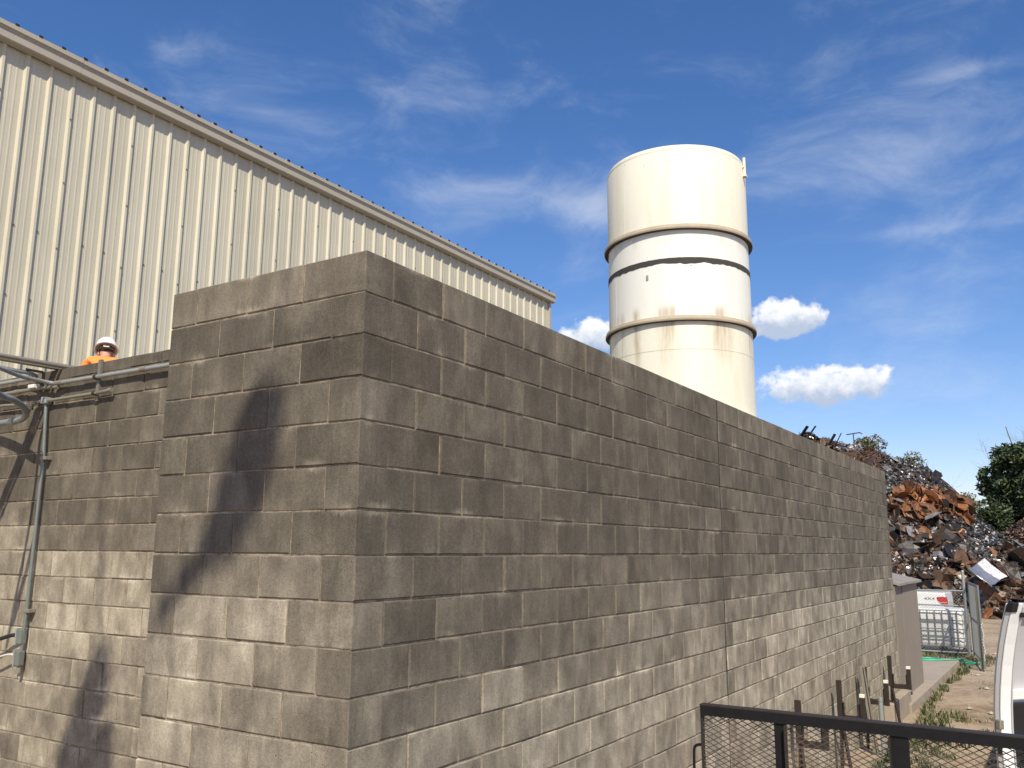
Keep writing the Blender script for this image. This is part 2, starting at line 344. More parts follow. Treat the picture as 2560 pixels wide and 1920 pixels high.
# ------------------------------------------------------------------ ground
g = MB(); xs = [-300, -80, -30, -10]+[-5+i*.5 for i in range(101)]+[50, 60, 90, 200, 600]; ys = [-400, -120, -40, -15, -8]+[-7+i*.35 for i in range(32)]+[5, 8, 15, 40, 120, 400]
def gz(x, y):
    if -5 <= x <= 45 and -7 <= y <= 4:
        a = min(1, max(0, (-y-.45)/.6)); return a*(.05*(mnoise.noise((x*.6, y*.6, 0)))+.02*mnoise.noise((x*2, y*2, 3)))
    return 0.
for x in xs:
    for y in ys: g.v.append((x, y, gz(x, y)))
for i in range(len(xs)-1):
    for j in range(len(ys)-1): a = i*len(ys)+j; g.f.append((a, a+len(ys), a+len(ys)+1, a+1))
g.build('ground', M_DIRT, smooth=60, fix=False, kind='structure')
MB().box(13.3, 20.6, -.20, 3.0, -.3, .15).build('concrete_pad', M_CONC, kind='structure', bevel=.012)
MB().box(11.9, 13.58, -.16, -.01, -.3, .34).build('concrete_footing', M_CONC, kind='structure', bevel=.015)

# ------------------------------------------------------------------ concrete block walls
BL, CH, JT, TH, TOP = .4064, .2032, .010, .198, 4.0
def block_geo(o, ud, nd, ln, h, mb, c=.0038):
    """closed block with chipped arrises: o front-bottom-left corner, ud along the face, nd outward"""
    up = Vector((0, 0, 1)); o = Vector(o); j = lambda s: rnd.gauss(0, s)
    push = max(-.003, min(.004, j(.0022))); o = o+ud*j(.0012)+up*j(.0010)
    per = [(0, 0), (.5, 0), (1, 0), (1, .5), (1, 1), (.5, 1), (0, 1), (0, .5)]
    loops = []
    for inset, dep in ((c, push), (0, -c), (0, -TH)):
        lp = []
        for (a, b) in per:
            x = a*ln; z = b*h
            if inset:
                x += (inset+abs(j(.0009)))*(1 if a == 0 else -1 if a == 1 else 0); z += (inset+abs(j(.0009)))*(1 if b == 0 else -1 if b == 1 else 0)
            lp.append(o+ud*x+up*z+nd*(dep+(j(.0007) if inset else 0)))
        loops.append(lp)
    b0 = len(mb.v); mb.v += [tuple(p) for lp in loops for p in lp]
    fs = [tuple(b0+i for i in range(8)), tuple(b0+16+i for i in reversed(range(8)))]
    for k in (0, 8):
        for i in range(8): fs.append((b0+k+i, b0+k+8+i, b0+k+8+(i+1) % 8, b0+k+(i+1) % 8))
    mb.f += fs
    return fs, ud, o, ln, h
def finish_blocks(mb, infos, name, parent, kind=None):
    me = bpy.data.meshes.new(name); me.from_pydata(mb.v, [], mb.f)
    bm = bmesh.new(); bm.from_mesh(me); bmesh.ops.recalc_face_normals(bm, faces=bm.faces); bm.to_mesh(me); bm.free()
    UV = [0.]*(2*len(me.loops)); TN = [0.]*(4*len(me.loops))
    fi = 0
    for (fs, ud, o, ln, h, tone) in infos:
        for _ in fs:
            p = me.polygons[fi]; side = abs(p.normal.dot(ud)) > .85
            for li in p.loop_indices:
                d = me.vertices[me.loops[li].vertex_index].co-o
                u_ = d.dot(ud)/ln if not side else min(1, abs((d-ud*d.dot(ud)-Vector((0, 0, d.z))).length)/TH)
                UV[2*li:2*li+2] = (u_, d.z/h); TN[4*li:4*li+4] = (*tone, 1)
            fi += 1
    me.uv_layers.new(name='UVMap'); me.attributes.new('tone', 'FLOAT_COLOR', 'CORNER')
    me.uv_layers['UVMap'].data.foreach_set('uv', UV); me.attributes['tone'].data.foreach_set('color', TN)
    me.materials.append(M_BLOCK)
    return link_mesh(name, me, parent, kind=kind)
def area_px(o, ud, ln, h):
    P = [project(Vector(o)+ud*a*ln+Vector((0, 0, 1))*b*h) for a, b in ((0, 0), (1, 0), (1, 1), (0, 1))]
    if min(p[2] for p in P) < .1: return 0
    cx = sum(p[0] for p in P)/4; cy = sum(p[1] for p in P)/4
    A = abs(sum(P[i][0]*P[(i+1) % 4][1]-P[(i+1) % 4][0]*P[i][1] for i in range(4)))/2
    return A if -40 < cx < 2600 and -40 < cy < 1960 else 0
def build_blocks(specs, parent, limit=300):
    specs.sort(key=lambda s: -area_px(s[0], s[1], s[3], s[4]))
    rest = MB(); ri = []
    for n, (o, ud, nd, ln, h, tone) in enumerate(specs):
        if n < limit and area_px(o, ud, ln, h) > 0:
            mb = MB(); inf = block_geo(o, ud, nd, ln, h, mb); finish_blocks(mb, [(*inf, tone)], 'block', parent)
        else:
            inf = block_geo(o, ud, nd, ln, h, rest); ri.append((*inf, tone))
    if ri: finish_blocks(rest, ri, 'blocks_beyond', parent, kind='stuff')

X, Y, Z = Vector((1, 0, 0)), Vector((0, 1, 0)), Vector((0, 0, 1))
WX_END, CJ = 13.614, 12*BL
def tone_right(k, x):
    d = mnoise.noise((x*.45, k*.7, 5.))
    edge = 11.3-.58*min(x, 4.2)-.03*max(x-4.2, 0)+d*1.1+.9*mnoise.noise((x*1.7, k*2.3, 9.))
    m = min(1, max(0, (k-edge+1.7)/3.4)); m = m*m*(3-2*m); t = .21+.47*m
    if k == 0: t += .12
    if k < edge: t += .012*k
    t += rnd.gauss(0, .04 if k < edge else .055)
    if k >= edge and rnd.random() < .15: t -= .10
    if x > 5: t += .05
    return (t, rnd.random()*.9, rnd.random())
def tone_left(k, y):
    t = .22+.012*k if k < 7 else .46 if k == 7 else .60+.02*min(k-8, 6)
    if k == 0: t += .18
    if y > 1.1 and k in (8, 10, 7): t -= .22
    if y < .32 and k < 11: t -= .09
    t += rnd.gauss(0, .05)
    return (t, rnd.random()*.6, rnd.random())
wall = empty('block_wall', (0, 0, 0), label='tall stained grey concrete block wall with a corner pier, in front of the metal building', cat='wall')
sp_ = []; HF = JT/2; NC = 20
for k in range(NC):
    z0 = TOP-(k+1)*CH+HF; h = CH-JT
    if k == 0: h += HF-.002
    # left face: plane x = 0, seen from -x; runs along +y
    ys_ = [0, 1, 2, 3, 3.5] if k % 2 == 0 else [0, .5, 1.5, 2.5, 3.5]
    for a, b in zip(ys_[:-1], ys_[1:]):
        if k % 2 == 1 and a == 0: continue                      # corner block belongs to the other face
        y1, y0 = b*BL-(HF if b < 3.5 else 0), a*BL+(HF if a else 0)
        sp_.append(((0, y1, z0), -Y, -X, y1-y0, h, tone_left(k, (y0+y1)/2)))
    # right face: plane y = 0
    e = [TH+.0 if k % 2 == 0 else 0]; p = .5 if k % 2 == 0 else 1
    e = [.5*BL] if k % 2 == 0 else [0]
    c = e[0]
    while c < CJ-.01: c = min(c+BL, CJ); e.append(c)
    c = CJ+(0 if k % 2 == 1 else -BL/2)
    while c < WX_END-.01:
        c = min(c+BL, WX_END); e.append(c)
    for a, b in zip(e[:-1], e[1:]):
        if b-a < .05: continue
        x0, x1 = a+(.013 if abs(a-CJ) < .01 else HF if a > 0 else 0), b-(.013 if abs(b-CJ) < .01 else HF if b < WX_END-.01 else 0)
        sp_.append(((x0, 0, z0), X, -Y, x1-x0, h, tone_right(k, (x0+x1)/2)))
        if a == 0: pass
build_blocks(sp_, wall)
zb = TOP-NC*CH
mo = MB(); mo.box(.0065, TH-.004, .0065, 3.5*BL-.004, zb, TOP-.006); mo.box(TH-.004, CJ-.014, .0065, TH-.004, zb, TOP-.006); mo.box(CJ+.014, WX_END-.005, .0065, TH-.004, zb, TOP-.006)
mo.box(TH-.004, 1.31, 3.5*BL-TH, 3.5*BL-.003, zb, TOP-.006)
mo.build('mortar', M_MORTAR, wall)
cj = MB(); zq = TOP-.004                            # dark sealant, uneven from course to course
while zq > zb:
    z1_ = max(zb, zq-rnd.uniform(.05, .16)); dpt = rnd.uniform(.0005, .004); wq = rnd.uniform(.0105, .0127); cj.box(CJ-wq, CJ+wq, dpt, TH-.01, z1_, zq); zq = z1_-.0004
cj.build('control_joint', M_SEAL, wall)

# lower wall, set back behind the pier
RX = 1.12
low = empty('block_wall', (RX, 1.43, 0), label='lower block wall set back beside the pier, with conduits fixed along its top', cat='wall')
def tone_rec(k, y):
    t = .27+.008*k if k < 6 else .44 if k == 6 else .58+.01*min(k, 12)
    if k >= 11: t = .56
    t += rnd.gauss(0, .06)
    return (t, rnd.random()*.35, rnd.random())
sr = []; REND = 8.0
for k in range(-1, NC):
    z0 = TOP-(k+1)*CH+HF; h = CH-JT
    if k == -1: h = .088
    y = 3.5*BL-(BL/2 if k % 2 == 0 else 0)+.008
    while y < REND:
        y0, y1 = max(y+HF, 3.5*BL+.006), min(y+BL-HF, REND)
        if y1-y0 > .04: sr.append(((RX, y1, z0), -Y, -X, y1-y0, h, tone_rec(max(k, 0), (y0+y1)/2)))
        y += BL
for i, s in enumerate(sr): sr[i] = (Vector(s[0])-Vector((RX, 1.43, 0)), *s[1:])
_pr = project
def project(p, _o=Vector((RX, 1.43, 0))): return _pr(Vector(p)+_o)
build_blocks(sr, low)
project = _pr
MB().box(.0065, TH-.004, 0.002, REND-1.43, zb, TOP+.09).build('mortar', M_MORTAR, low)
MB().box(.19, 12.3, -1.23, REND-1.43+.02, 3.245, 3.445).build('roof_slab', M_TAR, low)

# ------------------------------------------------------------------ metal building
BY, BX1, PW = 8.08, 15.76, .9144
bld = empty('metal_building', (BX1, BY, 0), label='cream ribbed steel building with a long gutter behind the block wall', cat='building')
def loc(mb, o): mb.v = [(x-o[0], y-o[1], z-o[2]) for x, y, z in mb.v]; return mb
EAVE = 8.83
prof = []                                       # (along, out) of one panel: three high ribs, two low ribs between
for i in range(3):
    a = i*.3048
    prof += [(a, 0), (a+.022, .034), (a+.054, .034), (a+.076, 0), (a+.131, 0), (a+.140, .0028), (a+.154, .0028), (a+.163, 0), (a+.213, 0), (a+.222, .0028), (a+.236, .0028), (a+.245, 0)]
prof.append((PW, 0))
pm = MB(); n = len(prof)
for d in (0, .004):
    for z in (0.05, EAVE+.12): pm.v += [(a, -o+d, z) for a, o in prof]
for i in range(n-1):
    pm.f += [(i, i+1, n+i+1, n+i), (2*n+i+1, 2*n+i, 3*n+i, 3*n+i+1), (n+i, n+i+1, 3*n+i+1, 3*n+i), (i+1, i, 2*n+i, 2*n+i+1)]
pm.f += [(0, n, 3*n, 2*n), (n-1, 3*n-1, 4*n-1, 2*n-1)]
pme = pm.mesh('wall_panel', M_PANEL)
NP = 20; X0 = BX1-.03-NP*PW
for i in range(NP):
    o = link_mesh('wall_panel', pme, bld); o.location = (X0+i*PW-BX1, rnd.uniform(-.002, .002), 0)
sc = MB()
for i in range(NP*3):
    xx = X0+i*.3048
    for zz in (2.2, 4.0, 5.5, 6.4, 7.3, 8.2):
        for dx in ((.038,) if i % 3 == 0 else (.1, )):
            z_ = zz+(.15 if i % 3 else 0); y_ = BY-(.034 if i % 3 == 0 else 0)
            if i % 3 == 0 or zz in (5.5, 6.4): sc.lathe([(.001, z_), (.011, z_), (.011, z_+.001)], 6); base = len(sc.v)-18; sc.v[base:] = [(xx+dx+vx, y_-.004-(vz-z_)*5, z_+vy) for vx, vy, vz in sc.v[base:]]
loc(sc, (BX1, BY, 0)).build('panel_screws', M_SCREW, bld, kind='stuff')
MB().box(-.03, .045, -.05, .09, .02, EAVE+.1).build('corner_trim', M_TRIM, bld, bevel=.004)
MB().box(X0-BX1, -.01, .03, 14, 0.0, EAVE+.05).build('wall', M_PANEL, bld)
# box gutter in 3 m lengths, slightly proud lap at each joint
GX0, GX1 = X0-.05, BX1+.11; gl = 4.3; x = GX1; gi = 0
gp = [(-.040, EAVE-.01), (-.125, EAVE+.005), (-.135, EAVE+.02), (-.135, EAVE+.13), (-.150, EAVE+.15), (-.165, EAVE+.155), (-.165, EAVE+.215), (-.150, EAVE+.215), (-.145, EAVE+.175), (-.04, EAVE+.175)]
while x > GX0:
    a = max(GX0, x-gl); k = 1+.02*(gi % 2)
    MB().prism_x([(y*k, EAVE+(z-EAVE)*k) for y, z in gp], a-BX1-.02*(gi % 2), x-BX1+.02*(gi % 2)).build('gutter_section', M_TRIM, bld); x = a; gi += 1
rp = []                                         # roof sheet, low slope, ribs running up it
rz = lambda y: EAVE+.205+(y+.15)*.083
for i in range(int((GX1-GX0)/.3048)):
    a = GX0-BX1+i*.3048; rp += [(a, 0), (a+.1, 0), (a+.122, .034), (a+.154, .034), (a+.176, 0)]
rp.append((GX1-BX1, 0)); rf = MB(); n = len(rp)
for d in (0, -.004):
    for y in (-.145, 14): rf.v += [(a, y, rz(y)+.014+b+d) for a, b in rp]
for i in range(n-1): rf.f += [(i, i+1, n+i+1, n+i), (2*n+i, 3*n+i, 3*n+i+1, 2*n+i+1), (i, 2*n+i, 2*n+i+1, i+1)]
rf.build('roof', M_ROOF, bld)
cl = MB().prism_x([(-.012, 0), (.006, 0), (.006, .032), (-.012, .032)], -.025, .025); clm = cl.mesh('rib_closure', M_BLACK)
for i in range(int((GX1-GX0)/.3048)):
    o = link_mesh('rib_closure', clm, bld); o.location = (GX0-BX1+i*.3048+.138, -.158, EAVE+.216)
MB().box(.02, .118, -.168, -.02, EAVE+.216, EAVE+.235).build('gutter_end_cap', M_TRIM, bld)

# ------------------------------------------------------------------ cream stack on the roof
TX, TY, TR = 7.312, 1.287, .892
tank = empty('exhaust_stack', (TX, TY, 3.42), label='tall cream cylindrical steel stack with flange rings, rising behind the block wall', cat='stack')
def lz(p): return [(r, z-3.42) for r, z in p]
N = 128
shell = MB().lathe(lz([(.01, 4.12), (TR, 4.12), (TR, 5.262), (.01, 5.262)]), N, closed=False); shell.build('lower_shell', M_TANK, tank, smooth=40)
MB().lathe(lz([(.01, 5.32), (TR, 5.32), (TR, 5.995), (.01, 5.995)]), N, closed=False).build('middle_shell', M_TANK, tank, smooth=40)
MB().lathe(lz([(.01, 5.985), (TR-.004, 5.985), (TR-.004, 6.392), (.01, 6.392)]), N, closed=False).build('middle_shell', M_TANK, tank, smooth=40)
MB().lathe(lz([(.01, 6.448), (TR, 6.448), (TR, 7.405), (TR-.004, 7.415), (TR-.004, 7.422), (TR-.001, 7.43), (TR-.006, 7.46), (TR-.025, 7.49), (TR-.06, 7.505), (.01, 7.55)]), N, closed=False).build('upper_shell', M_TANK, tank, smooth=40)
for zf in (5.29, 6.42):
    fl = MB().lathe(lz([(TR-.06, zf-.030), (TR+.048, zf-.030), (TR+.052, zf-.024), (TR+.052, zf-.004), (TR+.046, zf+.004), (TR+.040, zf+.030), (TR-.06, zf+.030)]), N); fl.build('flange_ring', M_FLANGE, tank, smooth=35)
MB().lathe(lz([(TR-.05, zf-.034+0), (TR+.046, zf-.034), (TR+.046, zf-.0305), (TR-.05, zf-.0305)]), N).build('flange_underside', M_BLACK_RING, tank)  # thin black ring covering the flange underside
MB().lathe(lz([(TR-.05, 5.256), (TR+.046, 5.256), (TR+.046, 5.2595), (TR-.05, 5.2595)]), N).build('flange_underside', M_BLACK_RING, tank)  # same black ring under the lower flange
band = MB(); n = 400                             # torn black band with a ragged lower edge
for j in range(n):
    a = 2*math.pi*j/n; lo = 5.972+.020*mnoise.noise((math.cos(a)*4, math.sin(a)*4, 1))+.012*mnoise.noise((math.cos(a)*14, math.sin(a)*14, 2)); hi = 6.040+.003*mnoise.noise((math.cos(a)*20, math.sin(a)*20, 4))
    for r, z in ((TR+.004, lo), (TR+.004, hi), (TR-.01, hi), (TR-.01, lo)): band.v.append((r*math.cos(a), r*math.sin(a), z-3.42))
for j in range(n):
    for q in range(4): band.f.append((4*j+q, 4*((j+1) % n)+q, 4*((j+1) % n)+(q+1) % 4, 4*j+(q+1) % 4))
band.build('torn_band', M_BLACK_RING, tank)
MB().lathe(lz([(TR-.05, 4.918), (TR+.0012, 4.918), (TR+.0012, 4.922), (TR-.05, 4.922)]), N).build('weld_seam', M_FLANGE, tank)
for dg, za, zc in ((-48, 6.45, 7.40), (38, 6.45, 7.40), (8, 5.33, 5.97), (-62, 5.33, 5.97), (-20, 4.93, 5.25), (55, 4.93, 5.25), (20, 4.13, 4.91)):
    dx_ = Vector((-.916*math.cos(R(dg))+.40*math.sin(R(dg)), -.40*math.cos(R(dg))-.916*math.sin(R(dg)), 0)); MB().bar(dx_*(TR-.002)+Z*(za-3.42), dx_*(TR-.002)+Z*(zc-3.42), .010, .007, dx_).build('weld_seam', M_TANK, tank)
MB().lathe(lz([(TR-.1, 4.075), (TR+.085, 4.075), (TR+.085, 4.155), (TR+.07, 4.165), (TR-.1, 4.165)]), N).build('base_flange', M_TANK, tank, smooth=35)
MB().lathe(lz([(.01, 3.42), (TR+.05, 3.42), (TR+.05, 4.074), (.01, 4.074)]), 64, closed=False).build('roof_curb', M_TRIM, tank, smooth=40)
tv = Vector((CAM.x-TX, CAM.y-TY, 0)).normalized(); tr_ = Vector((tv.y, -tv.x, 0)); tr_ = -tr_ if tr_.dot(RT) < 0 else tr_   # towards viewer / to the right
def onshell(deg, z, r=TR): 
    d = tv*math.cos(R(deg))+tr_*math.sin(R(deg)); return Vector((d.x*r, d.y*r, z-3.42)), d
p, d = onshell(72, 7.26); br = MB(); q = p+d*.02; br.bar(q, q+Vector((0, 0, .26)), .022, .03, d); br.bar(q+Vector((0, 0, .01))-d*.02, q+Vector((0, 0, .01))+d*.025, .07, .02); br.bar(q+Vector((0, 0, .13))-d*.03, q+Vector((0, 0, .13))+d*.0, .06, .015)
br.build('lifting_bracket', M_TANK, tank)
p, d = onshell(-24, 5.83); MB().bar(p+d*.004+Vector((0, 0, -.028)), p+d*.004+Vector((0, 0, .03)), .026, .012, d).build('name_tag', M_GALV, tank)
p, d = onshell(10, 5.93); MB().bar(p+d*.003, p+d*.003+Vector((0, 0, .012)), .014, .01, d).build('bolt', M_FLANGE, tank)

# ------------------------------------------------------------------ conduits on the lower wall
WXP = 1.075
def conduit(name, pts, r, mt, label, cat='conduit', smooth_n=8, curve=True, couplings=(), cr=1.28, cm=None, group=None):
    P = curve_pts(pts, smooth_n) if curve else pts
    root = empty(name, pts[0], label=label, cat=cat, group=group)
    loc(MB().tube(P, r, 12), pts[0]).build('pipe', mt, root, smooth=50)
    for a, b in couplings:
        loc(MB().tube([a, b], r*cr, 12), pts[0]).build('coupling', cm or mt, root, smooth=40)
    return root
c1 = conduit('conduit', [(WXP, 2.0, 3.955), (WXP, 2.9, 3.955), (WXP, 3.85, 3.957), (WXP, 4.36, 3.958), (1.05, 4.42, 3.96), (.95, 4.43, 3.965), (.75, 4.37, 3.965), (.5, 4.19, 3.965), (.1, 3.95, 3.97), (-.6, 3.6, 3.97)], .0165, M_GALV, 'long grey conduit along the lower wall top, bending out past a pale coupling', couplings=[((WXP, 4.30, 3.958), (WXP, 4.40, 3.958)), ((WXP, 3.18, 3.956), (WXP, 3.25, 3.956))], cm=M_OLD)
conduit('conduit', [(WXP, 4.36, 3.925), (WXP, 4.6, 3.937), (WXP, 5.2, 3.94), (WXP, 7.2, 3.94)], .0165, M_OLD, 'brownish conduit tucked under the long grey one, with a white tag', couplings=[((WXP, 4.95, 3.939), (WXP, 5.03, 3.939))])
tg = MB().bar((WXP-.025, 4.66, 3.957), (WXP-.025, 4.75, 3.957), .04, .035); loc(tg, (WXP, 4.7, 3.94)); o = tg.build('white_tag', M_WHITE, None, bevel=.006, label='small white plastic tag on the brownish conduit', cat='tag'); o.location = (WXP, 4.7, 3.94)
c3 = conduit('conduit', [(WXP, 3.61, 3.83), (WXP, 3.84, 3.822), (WXP, 4.45, 3.82), (WXP, 4.66, 3.82), (WXP, 4.72, 3.81), (WXP, 4.735, 3.76)], .0140, M_OLD, 'short capped brown pipe stub running right from the grey junction fitting', couplings=[((WXP, 3.605, 3.83), (WXP, 3.645, 3.829)), ((WXP, 4.43, 3.82), (WXP, 4.48, 3.82)), ((WXP, 4.66, 3.82), (WXP, 4.70, 3.816))])
c4 = conduit('conduit', [(WXP, 4.515, 3.80), (WXP, 4.47, 3.35), (WXP, 4.478, 2.11), (WXP, 4.50, 1.66)], .0150, M_GALV_G, 'upright green-grey conduit with two small fittings at its foot', curve=False)
def part(root, mb, name, mt, **kw):
    o = root.location; loc(mb, o); return mb.build(name, mt, root, **kw)
part(c4, MB().box(WXP-.032, WXP+.03, 4.478, 4.552, 3.792, 3.852), 'junction_fitting', M_GALV, bevel=.008)
for yy, zz in ((4.466, 3.33), (4.478, 2.10)):
    part(c4, MB().box(WXP-.018, RX-.002, yy-.055, yy+.03, zz-.012, zz+.016), 'clamp', M_OLD, bevel=.003)
for zz in (1.90, 1.735):
    yy = 4.505
    ob = part(c4, MB().box(WXP-.03, WXP+.025, yy-.03, yy+.028, zz-.06, zz+.06), 'conduit_body', M_GALV_G, bevel=.01)
    part(c4, MB().box(WXP-.036, WXP+.02, yy+.028, yy+.042, zz-.066, zz+.066), 'body_cover', M_GALV, bevel=.003)
part(c4, MB().tube([(WXP, 4.503, 1.67), (WXP, 4.503, 1.62)], .019, 10), 'end_bushing', M_OLD)
conduit('cable', [(WXP, 4.545, 1.91), (1.05, 4.62, 1.905), (1.02, 4.75, 1.87), (1.0, 4.95, 1.84), (1.0, 5.6, 1.82), (1.05, 6.2, 1.8)], .016, M_CABLE, 'thick black cable entering the upper fitting of the upright conduit', 'cable')
conduit('cable', [(WXP, 4.545, 1.745), (1.05, 4.62, 1.757), (1.03, 4.80, 1.715), (1.02, 5.0, 1.66), (1.02, 5.8, 1.62)], .009, M_WCABLE, 'thin pale cable entering the lowest fitting of the upright conduit', 'cable')
conduit('flexible_conduit', [(-.3, 3.75, 3.79), (.25, 3.95, 3.77), (.5, 4.13, 3.745), (.62, 4.18, 3.735), (.76, 4.27, 3.70), (.85, 4.39, 3.665), (.89, 4.53, 3.640), (.94, 4.74, 3.645), (1.0, 5.07, 3.66), (1.03, 5.4, 3.665), (1.05, 6.4, 3.67)], .026, M_LT, 'thick grey flexible conduit looping in front of the lower wall', couplings=[((.93, 4.70, 3.644), (.955, 4.83, 3.648))], cr=1.18, cm=M_GALV)
conduit('conduit', [(-.6, 4.42, 4.115), (.1, 4.42, 4.115), (.62, 4.42, 4.115), (1.12, 4.41, 4.115), (1.6, 4.40, 4.115)], .018, M_OLD, 'straight pipe crossing over the top of the lower wall above a timber', curve=False)
MB().bar((-.6, 4.50, 4.105), (1.34, 4.50, 4.125), .07, .05).build('timber_beam', M_OLD, label='weathered beam lying across the lower wall top beside the pipe', cat='beam')
conduit('conduit', [(-.6, 4.46, 4.03), (.3, 4.47, 4.03), (.66, 4.50, 4.03), (.90, 4.52, 4.03), (1.01, 4.60, 4.03), (1.06, 4.76, 4.035), (WXP, 5.03, 4.04), (WXP, 5.4, 4.04), (WXP, 7.2, 4.04)], .0165, M_GALV, 'grey conduit turning in a tight bend onto the lower wall')
conduit('conduit', [(WXP, 4.83, 3.815), (WXP, 5.1, 3.83), (WXP, 5.4, 3.835), (WXP, 7.2, 3.83)], .013, M_OLD, 'thin brown conduit low behind the flexible loop', couplings=[((WXP, 4.80, 3.812), (WXP, 4.86, 3.816))])
ba = empty('angle_bracket', (1.10, 4.63, 4.0), label='small angle iron bracket beneath the beam end', cat='bracket')
for a, b in (((.95, 4.66, 4.085), (1.10, 4.66, 4.085)), ((1.105, 4.66, 4.09), (1.105, 4.66, 3.965)), ((.96, 4.66, 4.08), (1.10, 4.66, 3.98))): part(ba, MB().bar(a, b, .022, .006, (0, 1, 0)), 'arm', M_STEEL)
st = MB().box(RX-.024, RX-.0012, 3.815, 3.856, 3.765, 4.105); loc(st, (RX, 3.83, 3.77)); o = st.build('strut_channel', M_OLD, label='short upright strut channel behind the conduits on the lower wall', cat='bracket'); o.location = (RX, 3.83, 3.77)
sa = empty('pipe_strap', (RX-.03, 3.835, 3.9), label='steel strap holding the conduits to the strut channel', cat='bracket')
for zz, rr in ((3.957, .0165), (3.823, .014)): part(sa, MB().tube([(WXP, 3.82, zz), (WXP, 3.85, zz)], rr+.005, 12), 'strap', M_STEEL)

# ------------------------------------------------------------------ worker on the roof
def skin_body(name, verts, edges, root, mt, parent, sub=2):
    me = bpy.data.meshes.new(name); me.from_pydata([v[:3] for v in verts], edges, []); o = link_mesh(name, me, parent); me.materials.append(mt)
    md = o.modifiers.new('skin', 'SKIN'); md.use_smooth_shade = True
    for i, v in enumerate(verts):
        s = me.skin_vertices[0].data[i]; r = v[3]; s.radius = r if isinstance(r, tuple) else (r, r); s.use_root = (i == root)
    sb = o.modifiers.new('sub', 'SUBSURF'); sb.levels = sub; sb.render_levels = sub
    return o
# faces +x+y (away from the camera), head bowed
per = empty('person', (3.25, 7.20, 3.445), R(57), label='person in an orange shirt and white hard hat, back turned, beyond the lower wall', cat='person')
B = [(0, 0, .94, (.155, .11)), (0, 0, 1.12, (.15, .11)), (.03, 0, 1.32, (.17, .12)), (.05, 0, 1.42, (.13, .09)), (.085, 0, 1.47, .058), (.12, 0, 1.50, .064), (.15, 0, 1.57, (.085, .075)), (.15, 0, 1.64, .06),
     (.04, .17, 1.40, .065), (.10, .23, 1.14, .05), (.33, .18, 1.05, .036), (.40, .16, 1.04, .03),
     (.04, -.17, 1.40, .065), (.10, -.23, 1.14, .05), (.33, -.18, 1.05, .036), (.40, -.16, 1.04, .03),
     (0, .10, .86, .09), (.02, .11, .48, .062), (-.02, .11, .10, .045), (.13, .13, .04, .04),
     (0, -.10, .86, .09), (.02, -.11, .48, .062), (-.02, -.11, .10, .045), (.13, -.13, .04, .04)]
E_ = [(0, 1), (1, 2), (2, 3), (3, 4), (4, 5), (5, 6), (6, 7), (3, 8), (8, 9), (9, 10), (10, 11), (3, 12), (12, 13), (13, 14), (14, 15), (0, 16), (16, 17), (17, 18), (18, 19), (0, 20), (20, 21), (21, 22), (22, 23)]
for sgn in (1, -1):                              # hands: five fingers each
    wv = 11 if sgn > 0 else 15
    B.append((.45, .155*sgn, 1.035, (.034, .022))); pm_ = len(B)-1; E_.append((wv, pm_))
    for q in range(4):
        B += [(.49, (.125+.022*q)*sgn, 1.03, .0095), (.535-.006*abs(q-1.5), (.125+.022*q)*sgn, 1.005, .008)]; E_ += [(pm_, len(B)-2), (len(B)-2, len(B)-1)]
    B += [(.43, .115*sgn, 1.025, .011), (.465, .10*sgn, 1.01, .009)]; E_ += [(wv, len(B)-2), (len(B)-2, len(B)-1)]
skin_body('body', B, E_, 0, M_SKIN, per)
hd = Vector((.15, 0, 1.545))
for sgn in (1, -1):
    e = MB().lathe([(.001, -.03), (.016, -.02), (.02, 0), (.016, .02), (.001, .03)], 10, closed=False); e.v = [(hd.x-.01+x*.5, sgn*.082+y*.6, hd.z-.005+z) for x, y, z in e.v]; e.build('ear', M_SKIN, per, smooth=60)
    e = MB().lathe([(.001, -.011), (.008, -.007), (.011, 0), (.008, .007), (.001, .011)], 8, closed=False); e.v = [(hd.x+.083+x*.5, sgn*.032+y, hd.z+.0+z) for x, y, z in e.v]; e.build('eye', M_BLACK, per, smooth=60)
MB().quad_box([(hd.x+.075, -.016, hd.z-.05), (hd.x+.115, -.012, hd.z-.05), (hd.x+.115, .012, hd.z-.05), (hd.x+.075, .016, hd.z-.05), (hd.x+.075, -.008, hd.z+.01), (hd.x+.085, -.006, hd.z+.01), (hd.x+.085, .006, hd.z+.01), (hd.x+.075, .008, hd.z+.01)]).build('nose', M_SKIN, per, bevel=.004)
hr = MB().lathe([(.07, .022), (.084, .03), (.086, .05)], 24, closed=False); hr.v = [(hd.x+x*1.0-.004 if x < .03 else hd.x+.03, y, hd.z+z) for x, y, z in hr.v]; hr.build('hair', M_HAIR, per, smooth=60)
S_ = [(0, 0, .92, (.170, .125)), (0, 0, 1.12, (.165, .125)), (.03, 0, 1.32, (.185, .135)), (.048, 0, 1.425, (.14, .10)), (.066, 0, 1.475, .078), (.04, .18, 1.40, .082), (.09, .24, 1.20, .078), (.04, -.18, 1.40, .082), (.09, -.24, 1.20, .078)]
skin_body('shirt', S_, [(0, 1), (1, 2), (2, 3), (3, 4), (3, 5), (5, 6), (3, 7), (7, 8)], 0, M_ORANGE, per)
skin_body('trousers', [(0, 0, .96, (.165, .12)), (0, .10, .86, .105), (.02, .11, .48, .08), (-.02, .11, .12, .07), (0, -.10, .86, .105), (.02, -.11, .48, .08), (-.02, -.11, .12, .07)], [(0, 1), (1, 2), (2, 3), (0, 4), (4, 5), (5, 6)], 0, M_DENIM, per)
for sgn in (1, -1):
    bt = MB().box(-.10, .18, sgn*.12-.05, sgn*.12+.05, 0, .10); bt.build('boot', M_BLACK, per, bevel=.03)
